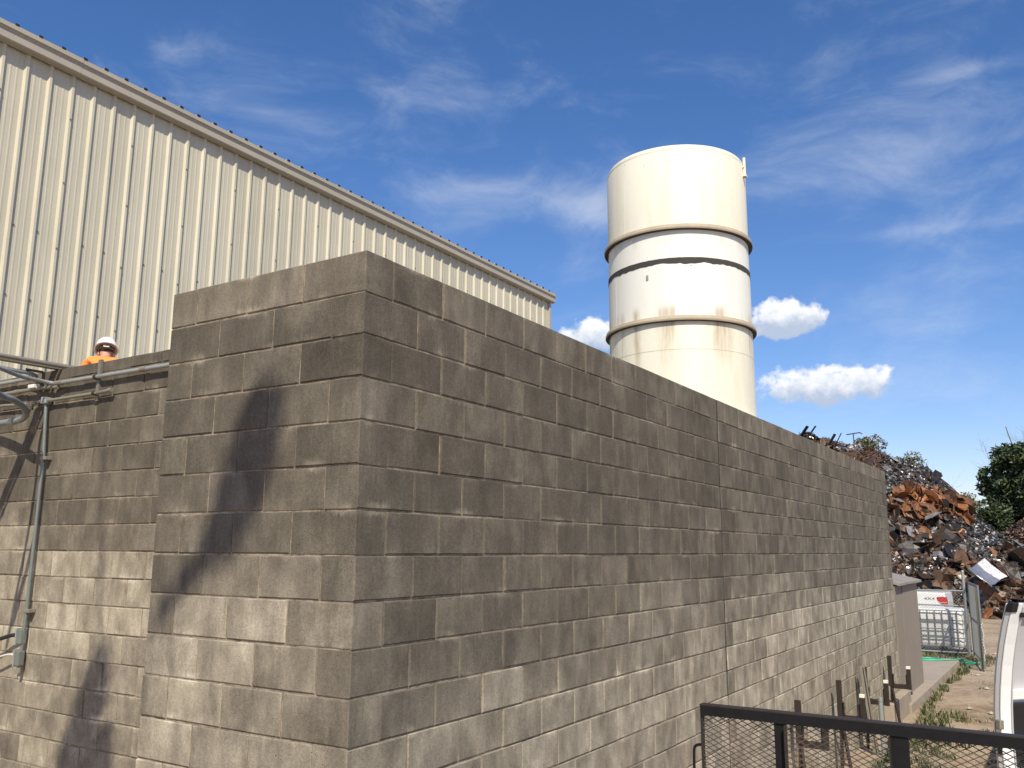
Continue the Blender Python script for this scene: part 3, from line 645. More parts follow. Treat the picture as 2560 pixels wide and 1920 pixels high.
hat = MB().lathe([(.001, .155), (.04, .152), (.08, .132), (.108, .095), (.122, .05), (.126, .012), (.142, .004), (.144, -.003), (.126, -.002), (.120, .012), (.11, .05), (.08, .11), (.001, .14)], 40, closed=False)
tilt = Matrix.Rotation(R(24), 3, 'Y')
hat.v = [tuple(tilt @ Vector((x*(1.16 if x < 0 else 1.30), y, z))+Vector((hd.x+.0, 0, hd.z+.055))) for x, y, z in hat.v]
hm = hat.build('hard_hat', M_HAT, per, smooth=50)
sb = MB().lathe([(.094, -.014), (.1, -.014), (.1, .0), (.094, .0)], 32); sb.v = [tuple(tilt @ Vector((x*1.1, y*1.02, z))+Vector((hd.x, 0, hd.z+.05))) for x, y, z in sb.v]; sb.build('hat_suspension', M_CABLE, per, smooth=40)
rk = MB().box(-.118, -.108, -.035, .035, .0, .028); rk.v = [tuple(tilt @ Vector((x, y, z-.036))+Vector((hd.x, 0, hd.z+.05))) for x, y, z in rk.v]; rk.build('ratchet', M_GALV, per, bevel=.003)

# ------------------------------------------------------------------ steel U brackets along the wall
names = ['first steel U rack from the trailer gate, mostly hidden behind it', 'second steel U rack from the trailer gate, white painted tip', 'third steel U rack, beside the grey channel and pipe', 'last steel U rack, standing before the taupe shed']
for i, (rx, zt, za, zo) in enumerate(((6.66, 1.09, .69, .92), (8.55, 1.07, .66, .93), (10.12, 1.06, .64, .91), (12.02, 1.03, .61, .89))):
    r_ = empty('storage_rack', (rx, -.12, 0), label=names[i]+' by the block wall', cat='rack', group=None)
    q = rx
    part(r_, MB().box(q-.028, q+.028, -.150, -.094, za-.028, zt), 'post', M_STEEL, bevel=.003)
    part(r_, MB().box(q-.027, q+.027, -.356, -.151, za-.055, za), 'arm', M_STEEL, bevel=.003)
    part(r_, MB().box(q-.028, q+.028, -.413, -.357, za-.06, zo-.04), 'upright', M_STEEL, bevel=.003)
    part(r_, MB().box(q-.0285, q+.0285, -.4135, -.3565, zo-.039, zo), 'painted_tip', M_TIP, bevel=.003)
    part(r_, MB().bar((q, -.13, za-.03), (q-.10, -.24, 0), .03, .03), 'leg', M_STEEL); part(r_, MB().bar((q, -.13, za-.03), (q+.02, -.10, 0), .035, .035), 'leg', M_STEEL)
    wl = MB()
    for k in range(7): wl.bar((q-.01, -.152-.004*rnd.random(), za+.01+k*.022), (q+.01, -.158-.01*rnd.random(), za+.016+k*.022), .02, .02); wl.bar((q-.01, -.352, za+.01+k*.022), (q+.01, -.356+.006*rnd.random(), za+.016+k*.022), .02, .02)
    for k in range(8): wl.bar((q-.01, -.18-k*.022, za+.002), (q+.01, -.18-k*.022, za+.004+.006*rnd.random()), .016, .014)
    part(r_, wl, 'weld_beads', M_STEEL)
ch = MB(); ch.bar((9.97, -.10, 1.09), (9.80, -.24, 0), .010, .045, (1, 0, 0)); ch.bar((9.985, -.124, 1.09), (9.815, -.264, 0), .046, .008, (1, 0, 0)); ch.bar((9.97, -.148, 1.09), (9.80, -.288, 0), .010, .045, (1, 0, 0))
o = ch.build('steel_channel', M_OLD, label='grey steel channel leaning against the third rack', cat='channel')
conduit('vent_pipe', [(9.80, -.36, 0), (9.80, -.36, .72)], .030, M_GALV, 'short grey upright pipe standing beside the third rack', 'pipe', curve=False, couplings=[((9.80, -.36, .685), (9.80, -.36, .73))], cr=1.15)
for a, b, lb in (((7.3, -.55, .03), (8.1, -.95, .05), 'rusty bar lying in the weeds below the racks'), ((8.9, -.5, .04), (9.5, -.62, .05), 'grey pipe offcut lying under the second rack')):
    conduit('scrap_pipe', [a, b], .028, M_MESH if 'rusty' in lb else M_GALV, lb, 'pipe', curve=False)

# ------------------------------------------------------------------ trailer with expanded-metal tailgate (the photographer stands on its deck)
tra = empty('utility_trailer', (1.42, -2.2, 0), label='black steel trailer with an expanded metal tailgate in front of the wall', cat='trailer')
GY0, GY1, GZ0, GZ1, GX = -1.04, -3.35, .95, 1.855, 1.42
part(tra, MB().prism_x([(GY0, GZ1), (GY1, GZ1), (GY1, GZ1-.006), (GY0, GZ1-.006)], GX-.004, GX+.048), 'top_angle', M_STEEL)
part(tra, MB().box(GX-.0042, GX+.004, GY1, GY0-.003, GZ1-.052, GZ1-.0065), 'top_angle', M_GATE)
part(tra, MB().box(GX-.003, GX+.045, GY1, GY0, GZ0, GZ0+.05), 'bottom_angle', M_GATE)
for yy in (GY0-.001, GY1+.006):
    part(tra, MB().box(GX+.001, GX+.045, yy-.005, yy, GZ0, GZ1-.007), 'end_angle', M_STEEL)
for yy, wd in ((-1.435, .058), (-1.96, .075), (-2.48, .06), (-2.95, .06)):
    ub = MB().box(GX+.0045, GX+.012, yy-wd/2, yy+wd/2, GZ0+.02, GZ1-.030); part(tra, ub, 'upright', M_GATE)
    sgn = -1 if wd < .06 else 1; ye = yy+sgn*wd/2
    part(tra, MB().box(GX-.032, GX+.0044, ye-.003, ye+.003, GZ0+.02, GZ1-.054), 'upright_flange', M_STEEL)
ms = MB(); LW, SW = .050, .0258; nx = int((GY0-GY1)/(LW/2)); nz = int((GZ1-.05-GZ0)/(SW/2)); xm = GX+.022
for i in range(nx):
    for j in range(nz):
        if (i+j) % 2: continue
        ya, yb = GY0-.008-i*LW/2, GY0-.008-(i+1)*LW/2; z1 = GZ1-.012-j*SW/2
        for za, zb_ in ((z1, z1-SW/2), (z1-SW/2, z1-SW)) if False else ((z1, z1-SW/2),):
            ms.bar((xm-.003, ya, za), (xm+.003, yb, zb_), .0038, .0022, (1, 0, 0))
        if j > 0: ms.bar((xm-.003, ya, z1), (xm+.003, yb, z1+SW/2), .0038, .0022, (1, 0, 0))
part(tra, ms, 'expanded_mesh', M_MESH, fix=False)
hp = curve_pts([(GX+.02, GY0+.002, 1.66), (GX+.02, GY0+.035, 1.65), (GX+.02, GY0+.045, 1.61), (GX+.02, GY0+.045, 1.45), (GX+.02, GY0+.035, 1.41), (GX+.02, GY0+.002, 1.40)], 5)
part(tra, MB().tube(hp, .007, 8), 'latch_handle', M_GATE, smooth=60)
part(tra, MB().box(-5.2, GX-.01, GY1, GY0, .88, .95), 'deck', M_OLD); part(tra, MB().box(-5.2, GX-.01, GY1, GY1+.08, .72, .879), 'frame_rail', M_GATE); part(tra, MB().box(-5.2, GX-.01, GY0-.08, GY0, .72, .879), 'frame_rail', M_GATE)
part(tra, MB().box(-1.7, -1.62, GY1, GY0, .36, .44), 'axle', M_GATE)
part(tra, MB().box(-1.76, -1.56, GY1+.1, GY1+.16, .37, .719), 'hanger', M_GATE); part(tra, MB().box(-1.76, -1.56, GY0-.16, GY0-.1, .37, .719), 'hanger', M_GATE)
def wheel(c, r, wd, parent, axis='y'):
    tw = MB().lathe([(r*.6, -wd/2), (r*.95, -wd/2), (r, -wd*.3), (r, wd*.3), (r*.95, wd/2), (r*.6, wd/2)], 32); rw = MB().lathe([(.01, -wd*.2), (r*.35, -wd*.3), (r*.62, -wd*.42), (r*.62, wd*.42), (.01, wd*.42)], 24, closed=False)
    f = (lambda x, y, z: (c[0]+x, c[1]+z, c[2]+y)) if axis == 'y' else (lambda x, y, z: (c[0]+z, c[1]+y, c[2]+x))
    tw.v = [f(*v) for v in tw.v]; rw.v = [f(*v) for v in rw.v]
    w_ = part(parent, tw, 'tyre', M_TYRE, smooth=40); rw = loc(rw, parent.location); rw.build('rim', M_RIM, w_, smooth=40)
for yy in (GY0+.12, GY1-.12): wheel((-1.66, yy, .395), .39, .2, tra)

# ------------------------------------------------------------------ taupe shed at the end of the wall
sh = empty('shed', (14.9, 0, .15), label='narrow taupe utility shed with a sloping grey roof at the wall end', cat='shed')
part(sh, MB().box(13.63, 14.34, -.012, .05, .15, 2.02), 'trim_board', M_SHED); part(sh, MB().box(14.34, 14.385, .02, .06, .15, 2.02), 'gap_shade_strip', M_SEAL)  # dark strip between the boards, the gap's shade put into its colour
part(sh, MB().box(14.385, 15.25, -.018, 1.4, .15, 2.05), 'wall_panel', M_SHED); part(sh, MB().box(15.2515, 16.11, -.02, 1.4, .15, 2.05), 'wall_panel', M_SHED)
for a, b, dz in ((13.63, 14.30, 0), (14.305, 15.35, .004), (15.355, 16.22, .0)):
    rr = MB().quad_box([(a, -.10, 2.03+dz), (b, -.10, 2.03+dz), (b, 1.5, 2.42+dz), (a, 1.5, 2.42+dz), (a, -.10, 2.07+dz), (b, -.10, 2.07+dz), (b, 1.5, 2.46+dz), (a, 1.5, 2.46+dz)]); part(sh, rr, 'roof_sheet', M_SHEDROOF)
part(sh, MB().box(14.33, 14.42, -.06, -.021, .1515, .185), 'door_stop', M_STEEL)

# ------------------------------------------------------------------ chain-link fence, open gate leaf, liquid tote, hose
def chain_link(root, o, ud, ln, z0, z1, name='chain_link', pitch=.075, r=.0028):
    mb = MB(); H_ = z1-z0; n = int((ln+H_)/pitch)
    for k in range(n):
        for sg in (1, -1):
            a = k*pitch-H_; s0 = max(a, 0); s1 = min(a+H_, ln)
            if s1-s0 < .02: continue
            za, zc = z0+(s0-a), z0+(s1-a)
            if sg < 0: za, zc = z1-(s0-a), z1-(s1-a)
            mb.tube([Vector(o)+ud*s0+Z*za, Vector(o)+ud*s1+Z*zc], r, 3, False)
    part(root, mb, name, M_GALV, fix=False)
fe = empty('chain_link_fence', (22.4, -.24, 0), label='chain link fence panel with galvanized rails beside the shed', cat='fence')
part(fe, MB().tube([(22.4, -.24, 0), (22.4, -.24, 2.12)], .036, 12), 'post', M_GALV, smooth=40); part(fe, MB().tube([(22.4, -.24, 2.12), (22.4, -.24, 2.16)], [.042, .02], 12), 'post_cap', M_GALV)
part(fe, MB().tube([(22.4, 2.6, 0), (22.4, 2.6, 1.66)], .036, 12), 'post', M_GALV, smooth=40)
for zz in (1.64, 1.27, .12): part(fe, MB().tube([(22.4, -.24, zz), (22.4, 2.6, zz)], .02, 8), 'rail', M_GALV, smooth=50)
chain_link(fe, (22.4, -.2, 0), Y, 2.8, .1, 1.64)
gt = empty('chain_link_gate', (19.75, -.77, 0), label='open chain link gate leaf seen edge on, chain hanging from it', cat='gate')
ga, gb = Vector((19.75, -.77, .06)), Vector((22.3, -.36, .06)); gd = (gb-ga).normalized(); gl_ = (gb-ga).length
for t_ in (0, gl_): part(gt, MB().tube([ga+gd*t_, ga+gd*t_+Z*1.82], .028, 10), 'upright', M_GALV_G, smooth=40)
for zz in (.1, .95, 1.8): part(gt, MB().tube([ga+Z*zz, ga+gd*gl_+Z*zz], .022, 8), 'rail', M_GALV_G, smooth=40)
part(gt, MB().tube([ga+Vector((.06, .05, -.06)), ga+Vector((.02, .03, 1.75))], .03, 10), 'drop_rod', M_OLD, smooth=40)
chain_link(gt, ga, gd, gl_, .1, 1.8)
chn = MB()
for k in range(26):
    a = ga+Vector((-.04, -.03+.012*math.sin(k*.6), 1.0-k*.032)); chn.tube([a+Vector((0, .012*(-1)**k, .02)), a+Vector((.01, 0, 0)), a+Vector((0, -.012*(-1)**k, -.02))], .006, 5)
part(gt, chn, 'chain', M_WHITE)
to = empty('liquid_tote', (23.6, .5, 0), label='white plastic liquid tote in a wire cage behind the fence', cat='tote')
tb = MB().box(23.06, 24.1, -.09, 1.05, .17, 1.14); part(to, tb, 'bottle', M_WHITE, bevel=.10)
part(to, MB().box(23.0, 24.16, -.15, 1.11, .0, .035), 'pallet', M_STEEL)
for yy in (-.13, .44, 1.0): part(to, MB().box(23.0, 24.16, yy, yy+.1, .036, .165), 'pallet_foot', M_STEEL)
for yy in [-.13+.1746*k for k in range(8)]: part(to, MB().tube([(23.02, yy, .15), (23.02, yy, 1.10)], .013, 6), 'cage_bar', M_GALV_G)
for zz in (.2, .42, .64, .86, 1.10):
    part(to, MB().tube([(23.0, -.14, zz), (23.0, 1.1, zz)], .014, 6), 'cage_bar', M_GALV_G); part(to, MB().tube([(23.0, -.13, zz), (24.14, -.13, zz)], .012, 6), 'cage_bar', M_GALV_G)
for xx in [23.2+.2*k for k in range(5)]: part(to, MB().tube([(xx, -.14, .15), (xx, -.14, 1.10)], .012, 6), 'cage_bar', M_GALV_G)
hz = [(19.2, 1.6, .165), (19.5, .9, .165), (19.75, .5, .165), (20.0, .1, .165), (20.3, .25, .165), (20.2, .55, .166), (19.9, .45, .172), (20.15, -.05, .168), (20.5, -.25, .165), (20.75, -.3, .03), (21.0, -.45, .03), (21.2, -.55, .03), (21.0, -.25, .04), (20.8, -.05, .03), (21.0, .1, .03), (21.25, -.2, .035), (21.1, -.4, .045), (20.75, -.1, .045)]
loc(MB().tube(curve_pts(hz, 6), .017, 8), (20, 0, .16)).build('garden_hose', M_HOSE, smooth=60, label='green garden hose lying in loops on the concrete pad', cat='hose').location = (20, 0, .16)

# ------------------------------------------------------------------ white pickup behind the fence, seen from the side, tail to the right
pk = empty('pickup_truck', (31, 3.6, 0), label='white pickup truck with a red tail light parked before the scrap heap', cat='truck')
PX, PY = 30.0, 1.07
side = [(PY, .66), (PY-.02, .95), (PY+.02, 1.27), (PY+1.95, 1.29), (PY+2.0, 1.33), (PY+2.25, 1.86), (PY+2.6, 1.92), (PY+3.7, 1.90), (PY+4.35, 1.36), (PY+5.4, 1.22), (PY+5.62, 1.05), (PY+5.65, .62), (PY+5.5, .5), (PY+5.08, .5)]
def arch(c, n=7, r=.43): return [(c+r*math.cos(a), .42+r*math.sin(a)) for a in [math.pi*k/(n-1) for k in range(n)]]
side += arch(PY+4.6)[0:7]+[(PY+4.1, .46), (PY+1.72, .46)]+arch(PY+1.22)+[(PY+.70, .55)]
part(pk, MB().prism_x(side, PX, PX+1.95), 'body', M_CAR, bevel=.035)
part(pk, MB().prism_x([(PY+2.22, 1.36), (PY+2.38, 1.82), (PY+3.0, 1.83), (PY+3.0, 1.36)], PX-.006, PX+.05), 'side_window', M_GLASS); part(pk, MB().prism_x([(PY+3.06, 1.36), (PY+3.06, 1.83), (PY+3.66, 1.82), (PY+4.1, 1.37)], PX-.006, PX+.05), 'side_window', M_GLASS)
tl = MB().prism_x([(PY-.028, .84), (PY-.04, 1.0), (PY-.03, 1.13), (PY+.10, 1.15), (PY+.27, 1.13), (PY+.26, 1.03), (PY+.16, .92), (PY+.08, .84)], PX-.015, PX+.20); part(pk, tl, 'tail_light', M_RED, bevel=.012)
part(pk, MB().box(PX-.018, PX-.0155, PY-.02, PY+.18, .952, .963), 'lens_trim', M_WHITE)
part(pk, MB().box(PX+.02, PX+1.9, PY-.13, PY+.02, .56, .72), 'rear_bumper', M_CHROME, bevel=.03); part(pk, MB().box(PX-.003, PX+.03, PY+.1, PY+.3, .68, .72), 'side_marker', M_RED)
for yy in (PY+1.22, PY+4.6):
    for xx in (PX+.14, PX+1.81): wheel((xx, yy, .375), .375, .26, pk, 'x')
fc = bpy.data.curves.new('decal', 'FONT'); fc.body = '4X4'; fc.size = .17; fc.extrude = .001; fo = bpy.data.objects.new('decal_tmp', fc); COL.objects.link(fo); bpy.context.view_layer.update()
dm = bpy.data.meshes.new_from_object(fo.evaluated_get(bpy.context.evaluated_depsgraph_get())); bpy.data.objects.remove(fo); dm.materials.clear(); dm.materials.append(M_SEAL)
dl = link_mesh('decal', dm, pk); dl.rotation_euler = (R(90), 0, R(-90)); dl.location = (PX-.004-31, PY+.66-3.6, 1.03); dl.scale = (1.15, .75, 1)

# ------------------------------------------------------------------ white van, rear opening towards the camera
vn = empty('cargo_van', (9.5, -3.42, 0), label='white cargo van with one rear door swung open towards the trailer gate', cat='van')
VX, VL, VC = 7.92, 5.2, -3.42
def ring(s, ins=0):                              # half-width profile, bottom to roof
    return [(VC+s*(y-ins), z-(ins if z > 1.9 else 0)) for y, z in ((1.00, .42), (1.025, .7), (1.02, 1.1), (.975, 1.42), (.90, 1.75), (.80, 2.02), (.68, 2.12), (.3, 2.15), (0, 2.155))]
outer = ring(1)+ring(-1)[::-1][1:]; inner = ring(1, .07)+ring(-1, .07)[::-1][1:]
def shell_strip(pts_o, pts_i, x0, x1):
    mb = MB(); n = len(pts_o)
    for x in (x0, x1): mb.v += [(x, y, z) for y, z in pts_o]+[(x, y, z) for y, z in pts_i]
    for i in range(n-1): mb.f += [(i, i+1, 2*n+i+1, 2*n+i), (n+i, 3*n+i, 3*n+i+1, n+i+1), (i, n+i, n+i+1, i+1), (2*n+i, 2*n+i+1, 3*n+i+1, 3*n+i)]
    return mb
def dense(P, n=4): return [(v.x, v.y) for v in curve_pts([(a, b, 0) for a, b in P], n)]
part(vn, shell_strip(dense(outer), dense(inner), VX, VX+VL), 'body', M_CAR, smooth=45)
part(vn, MB().box(VX+.03, VX+VL-.1, VC-.93, VC+.93, .43, .50), 'floor', M_CABLE); part(vn, MB().box(VX+VL-.08, VX+VL, VC-.93, VC+.93, .42, 2.05), 'front_bulkhead', M_CARIN)
part(vn, MB().box(VX-.12, VX-.02, VC-1.0, VC+1.0, .36, .5), 'rear_bumper', M_CABLE, bevel=.02)
part(vn, MB().prism([(VX+VL+.001, .42), (VX+VL+.55, .5), (VX+VL+.6, .95), (VX+VL+.15, 1.25), (VX+VL+.001, 1.4)], VC-.95, VC+.95), 'bonnet', M_CAR, bevel=.03)
for xx in (VX+1.1, VX+4.6):
    for yy in (VC-.88, VC+.88): wheel((xx, yy, .37), .37, .24, vn)
# open rear door: s along the door from its free edge to the hinge, t towards its inner face, curving in at the top
DO, DD, DN = Vector((7.32, -1.85, 0)), Vector((.77, -.638, 0)), Vector((-.638, -.77, 0))
def dlean(z): return .30*max(0, (z-.75)/1.4)**2.0
def slab(s0, s1, t0, t1, z0, z1, n=8):
    mb = MB(); zs = [z0+(z1-z0)*k/n for k in range(n+1)]
    for z in zs:
        for a, b in ((s0, t0), (s1, t0), (s1, t1), (s0, t1)): mb.v.append(tuple(DO+DD*a+DN*(b+dlean(z))+Z*z))
    for k in range(n):
        for q in range(4): mb.f.append((4*k+q, 4*k+(q+1) % 4, 4*k+4+(q+1) % 4, 4*k+4+q))
    mb.f += [(3, 2, 1, 0), (4*n, 4*n+1, 4*n+2, 4*n+3)]; return mb
dr_ = part(vn, slab(0, .13, 0, .10, .5, 2.12), 'rear_door', M_CAR, bevel=.012)
def dpart(mb, name, mt, **kw): return loc(mb, vn.location).build(name, mt, dr_, **kw)
dpart(slab(.62, .76, .002, .10, .5, 2.12), 'door_stile', M_CAR, bevel=.01); dpart(slab(.1305, .6195, .004, .10, 2.0, 2.118), 'door_rail', M_CAR); dpart(slab(.1305, .6195, .003, .096, 1.17, 1.27), 'door_rail', M_CAR, bevel=.01)
dpart(slab(.1305, .6195, .001, .05, .502, 1.168), 'lower_skin', M_CAR); dpart(slab(.15, .60, .051, .10, .54, 1.14), 'inner_trim', M_CABLE, bevel=.01)
dpart(slab(.1305, .6195, .030, .036, 1.271, 1.999), 'window_pane', M_CARIN)  # opaque pale pane, the glass reflection put into its colour
dpart(slab(-.004, .0, .022, .030, .52, 2.10), 'edge_seal', M_LT); dpart(slab(.124, .136, .1005, .112, .52, 2.08), 'edge_seal', M_CARIN); dpart(slab(-.003, .0, .085, .089, .52, 2.10), 'edge_seal', M_LT)
dpart(slab(-.025, .03, .045, .105, .90, .99, 1), 'latch', M_OLD, bevel=.01); dpart(slab(-.004, .02, .035, .085, .66, .74, 1), 'lower_catch', M_CABLE); dpart(slab(-.012, .06, .03, .115, 2.03, 2.125, 2), 'upper_catch', M_CABLE, bevel=.012); dpart(slab(.10, .16, .101, .13, 1.98, 2.03, 1), 'upper_stop', M_CABLE, bevel=.01)

# ------------------------------------------------------------------ scrap heap
def lerp_tab(tab, x):
    for (a, b), (c, d) in zip(tab[:-1], tab[1:]):
        if x <= c: return b+(d-b)*max(0, min(1, (x-a)/(c-a)))
    return tab[-1][1]
CREST = [(-9, .0), (-5, .7), (-2, 1.7), (-.5, 2.7), (.86, 4.0), (1.8, 5.2), (3, 6.4), (4.7, 7.4), (6.4, 8.15), (7.8, 8.1), (9.1, 8.6), (12, 8.6), (18, 7), (24, 0)]
def hz_(x, y):
    t = (x-37.6-.6*mnoise.noise((y*.5, 1, 1)))/7.4
    if t <= 0: return -.05
    a = 1-(1-min(t, 1))**1.45; b = 1 if t < 1.3 else max(0, 1-(t-1.3)/1.2)
    return lerp_tab(CREST, y)*a*b+min(1, t*4)*b*(.5*mnoise.noise((x*.45, y*.45, 7))+.22*mnoise.noise((x*1.3, y*1.3, 2)))-.05
COLS = {'orange': ((.27, .11, .038), .1), 'brown': ((.125, .08, .054), .25), 'dark': ((.045, .04, .038), .4), 'grey': ((.27, .265, .26), .5), 'silver': ((.75, .74, .72), .85), 'rust': ((.15, .08, .046), .1), 'teal': ((.08, .11, .105), .4)}
def zone(x, y, z):
    """what the heap is made of at that spot"""
    n = .9*mnoise.noise((y*.7, z*.7, x*.2))
    if (y-2.75)**2/2.6+(z-4.75)**2/.55+n < 1: return ['orange']*6+['brown']*4+['dark', 'grey']
    if z > 7.55+.4*n and y > 5.8: return ['dark']*6+['rust']*3+['grey', 'silver']
    if 6.4+n < z and y > 5.0: return ['rust']*6+['brown', 'dark']
    if z > 5.3+.8*n or (y < 1.6+n and z > 2.3+n): return ['dark']*9+['grey']*6+['silver']*1+['teal']*4+['brown']*2
    return ['brown']*8+['dark']*8+['rust']*2+['grey']*2+['orange']*1+['silver']
heap = MB(); HC = []
nx_, ny_ = 60, 110
for i in range(nx_+1):
    for j in range(ny_+1):
        x = 36.9+i*.28; y = -9+j*.31; heap.v.append((x, y, hz_(x, y)))
for i in range(nx_):
    for j in range(ny_): a = i*(ny_+1)+j; heap.f.append((a, a+ny_+1, a+ny_+2, a+1)); HC.append((.045, .033, .026, .1))
def normal_at(x, y):
    e = .3; return Vector((-(hz_(x+e, y)-hz_(x-e, y))/(2*e), -(hz_(x, y+e)-hz_(x, y-e))/(2*e), 1)).normalized()
def shard(mb, cols, p, nrm, sx, sy, bend, c, curl=0):
    a = rnd.uniform(0, 6.28); t = nrm.orthogonal().normalized(); t = Matrix.Rotation(a, 3, nrm) @ t; b = nrm.cross(t)
    n2 = (nrm+Vector((rnd.gauss(0, .55), rnd.gauss(0, .55), rnd.gauss(0, .55)))).normalized(); b = n2.cross(t).normalized(); t = b.cross(n2)
    k = len(mb.v); q = .35
    P = [(-1, -.9+rnd.uniform(-q, q)), (0, -1+rnd.uniform(-q, q)), (1, -.8+rnd.uniform(-q, q)), (-1+rnd.uniform(0, q), .9), (rnd.uniform(-.2, .2), 1), (1-rnd.uniform(0, q), .8+rnd.uniform(-q, q))]
    for u_, v_ in P: mb.v.append(tuple(p+t*u_*sx+b*v_*sy+n2*(bend*(abs(u_)-.4)*sx+rnd.gauss(0, .06)*sy)))
    mb.f += [(k, k+1, k+4, k+3), (k+1, k+2, k+5, k+4)]; f_ = rnd.uniform(.6, 1.25); cc = tuple(v*f_ for v in COLS[c][0])+(COLS[c][1],); cols += [cc, cc]
def vis(x, y, z):
    u_, v_, d = project((x, y, z)); return 1990 < u_ < 2620 and 1020 < v_ < 1600
cnt = 0
while cnt < 20000:
    x = 37.4+rnd.random()**1.2*9.5; y = rnd.uniform(-4, 12); z = hz_(x, y)
    if z < 0 or (not vis(x, y, z) and rnd.random() > .04): continue
    zo = zone(x, y, z)
    if len(zo) == 22 and rnd.random() < .45: continue
    c = rnd.choice(zo); cnt += 1; nr = normal_at(x, y)
    fine = 'teal' in zo
    s = rnd.uniform(.03, .10) if fine else rnd.uniform(.04, .17)
    if 'rust' == zo[0] or (zo[0] == 'dark' and zo[6] == 'rust' and rnd.random() < .5): shard(heap, HC, Vector((x, y, z+rnd.uniform(0, .2))), nr, s*1.6, .015, rnd.uniform(-.6, .6), c)
    else: shard(heap, HC, Vector((x, y, z+rnd.uniform(0, .12))), nr, s, s*rnd.uniform(.35, 1), rnd.uniform(-.7, .7), c)
me = heap.mesh('scrap_heap', M_SHARD, fix=False); at = me.attributes.new('shade', 'FLOAT_COLOR', 'FACE'); at.data.foreach_set('color', [v for c in HC for v in c])
link_mesh('scrap_heap', me, kind='stuff', label='tall heap of mixed scrap metal behind the fence and pickup', cat='scrap heap')
def plate_mesh(sx, sy, bend, mt, seed):
    r2 = random.Random(seed); mb = MB(); n = 4
    for side_ in (0, 1):
        for i in range(n):
            for j in range(n):
                u_, v_ = i/(n-1)*2-1, j/(n-1)*2-1
                if (abs(u_), abs(v_)) == (1, 1) and seed != 991: u_ *= r2.uniform(.55, 1.05); v_ *= r2.uniform(.6, 1.05)
                q = 0 if seed == 991 else 1; mb.v.append((u_*sx+r2.gauss(0, .03)*sx, v_*sy+r2.gauss(0, .05)*sy, bend*(u_*u_-.3)*sx+.25*bend*v_*v_*sy+r2.gauss(0, .035)*sx*q-side_*.012))
    N_ = n*n
    for i in range(n-1):
        for j in range(n-1):
            a = i*n+j; mb.f += [(a, a+n, a+n+1, a+1), (N_+a, N_+a+1, N_+a+n+1, N_+a+n)]
    edge = [j for j in range(n)]+[i*n+n-1 for i in range(1, n)]+[(n-1)*n+j for j in range(n-2, -1, -1)]+[i*n for i in range(n-2, 0, -1)]
    for a, b in zip(edge, edge[1:]+edge[:1]): mb.f.append((a, b, N_+b, N_+a))
    return mb.mesh('scrap_sheet', mt)
SH = {c: [plate_mesh(.5, rnd.uniform(.22, .5), rnd.choice((-.7, -.35, -.15, .1, .3, .6)), M_S[c], 100*i+k) for k in range(9)] for i, c in enumerate(M_S)}
LAB = {'orange': ('bright orange rusted steel sheet on the scrap heap', 'orange rusted sheets'), 'brown': ('brown rusted bent steel sheet on the scrap heap', 'brown rusted sheets'), 'dark': ('dark blackened steel sheet on the scrap heap', 'dark steel sheets'), 'grey': ('dull grey bent steel sheet on the scrap heap', 'grey steel sheets'), 'silver': ('small shiny silver sheet on the scrap heap', 'shiny silver sheets')}
def sheet(c, x, y, z, s, nrm, spread=.5, label=None, tm=None):
    where = 'high on the scrap heap' if z > 5 else 'low on the scrap heap behind the pickup' if z < 2.4 and y > 1.2 else 'on the scrap heap beside the largest silver sheet' if y < 1.2 and z < 3.2 else 'halfway up the scrap heap'
    lb = ('large ' if s > .75 else 'small ')+LAB[c][0].replace(' on the scrap heap', '').replace('small ', '')+' '+where
    o = link_mesh('scrap_sheet', tm or rnd.choice(SH[c]), label=label or lb, cat='scrap sheet', group=None if label else lb.replace(' sheet', ' sheets'))
    n2 = (nrm+Vector((rnd.gauss(0, spread), rnd.gauss(0, spread), rnd.gauss(0, spread*.6)))).normalized()
    o.rotation_euler = (n2.to_track_quat('Z', 'X') @ Matrix.Rotation(rnd.uniform(0, 6.28), 3, 'Z').to_quaternion()).to_euler(); o.location = (x, y, z); o.scale = (s, s, s); return o
cnt = 0
while cnt < 290:
    x = 37.5+rnd.random()*7.5; y = rnd.uniform(-2.2, 8.5); z = hz_(x, y)
    if z < 0 or not vis(x, y, z): continue
    zo = zone(x, y, z); c = rnd.choice(zo); c = {'rust': 'brown', 'teal': 'grey'}.get(c, c)
    if 'teal' in zo and rnd.random() < .8: continue
    if zo[0] == 'rust' and rnd.random() < .7: continue
    s = rnd.uniform(.5, 1.05)+.35*rnd.random()**3 if 'teal' not in zo else rnd.uniform(.35, .9)
    if c == 'silver': s *= .6
    sheet(c, x, y, z+.1*s, s, normal_at(x, y), .5); cnt += 1
for k in range(34):                               # the orange patch is dense
    y = rnd.gauss(2.75, .75); zt = rnd.gauss(4.7, .35); x = next((37.6+q*.05 for q in range(160) if hz_(37.6+q*.05, y) >= zt), None)
    if x: sheet('orange', x, y, zt+.1, rnd.uniform(.45, 1.1), normal_at(x, y), .8)
big = plate_mesh(.62, .50, .22, M_S['silver'], 991); o = sheet('silver', 38.15, .42, 1.75, 1.0, Vector((-.75, -.25, .62)), .02, 'largest shiny silver sheet, low on the scrap heap above the gate', big); o.rotation_euler = (Vector((-.50, -.50, .70)).to_track_quat('Z', 'Y') @ Matrix.Rotation(R(25), 3, 'Z').to_quaternion()).to_euler()
bm_ = empty('scrap_beams', (44.6, 9.0, 8.4), label='dark twisted beams sticking up from the top of the scrap heap', cat='scrap')
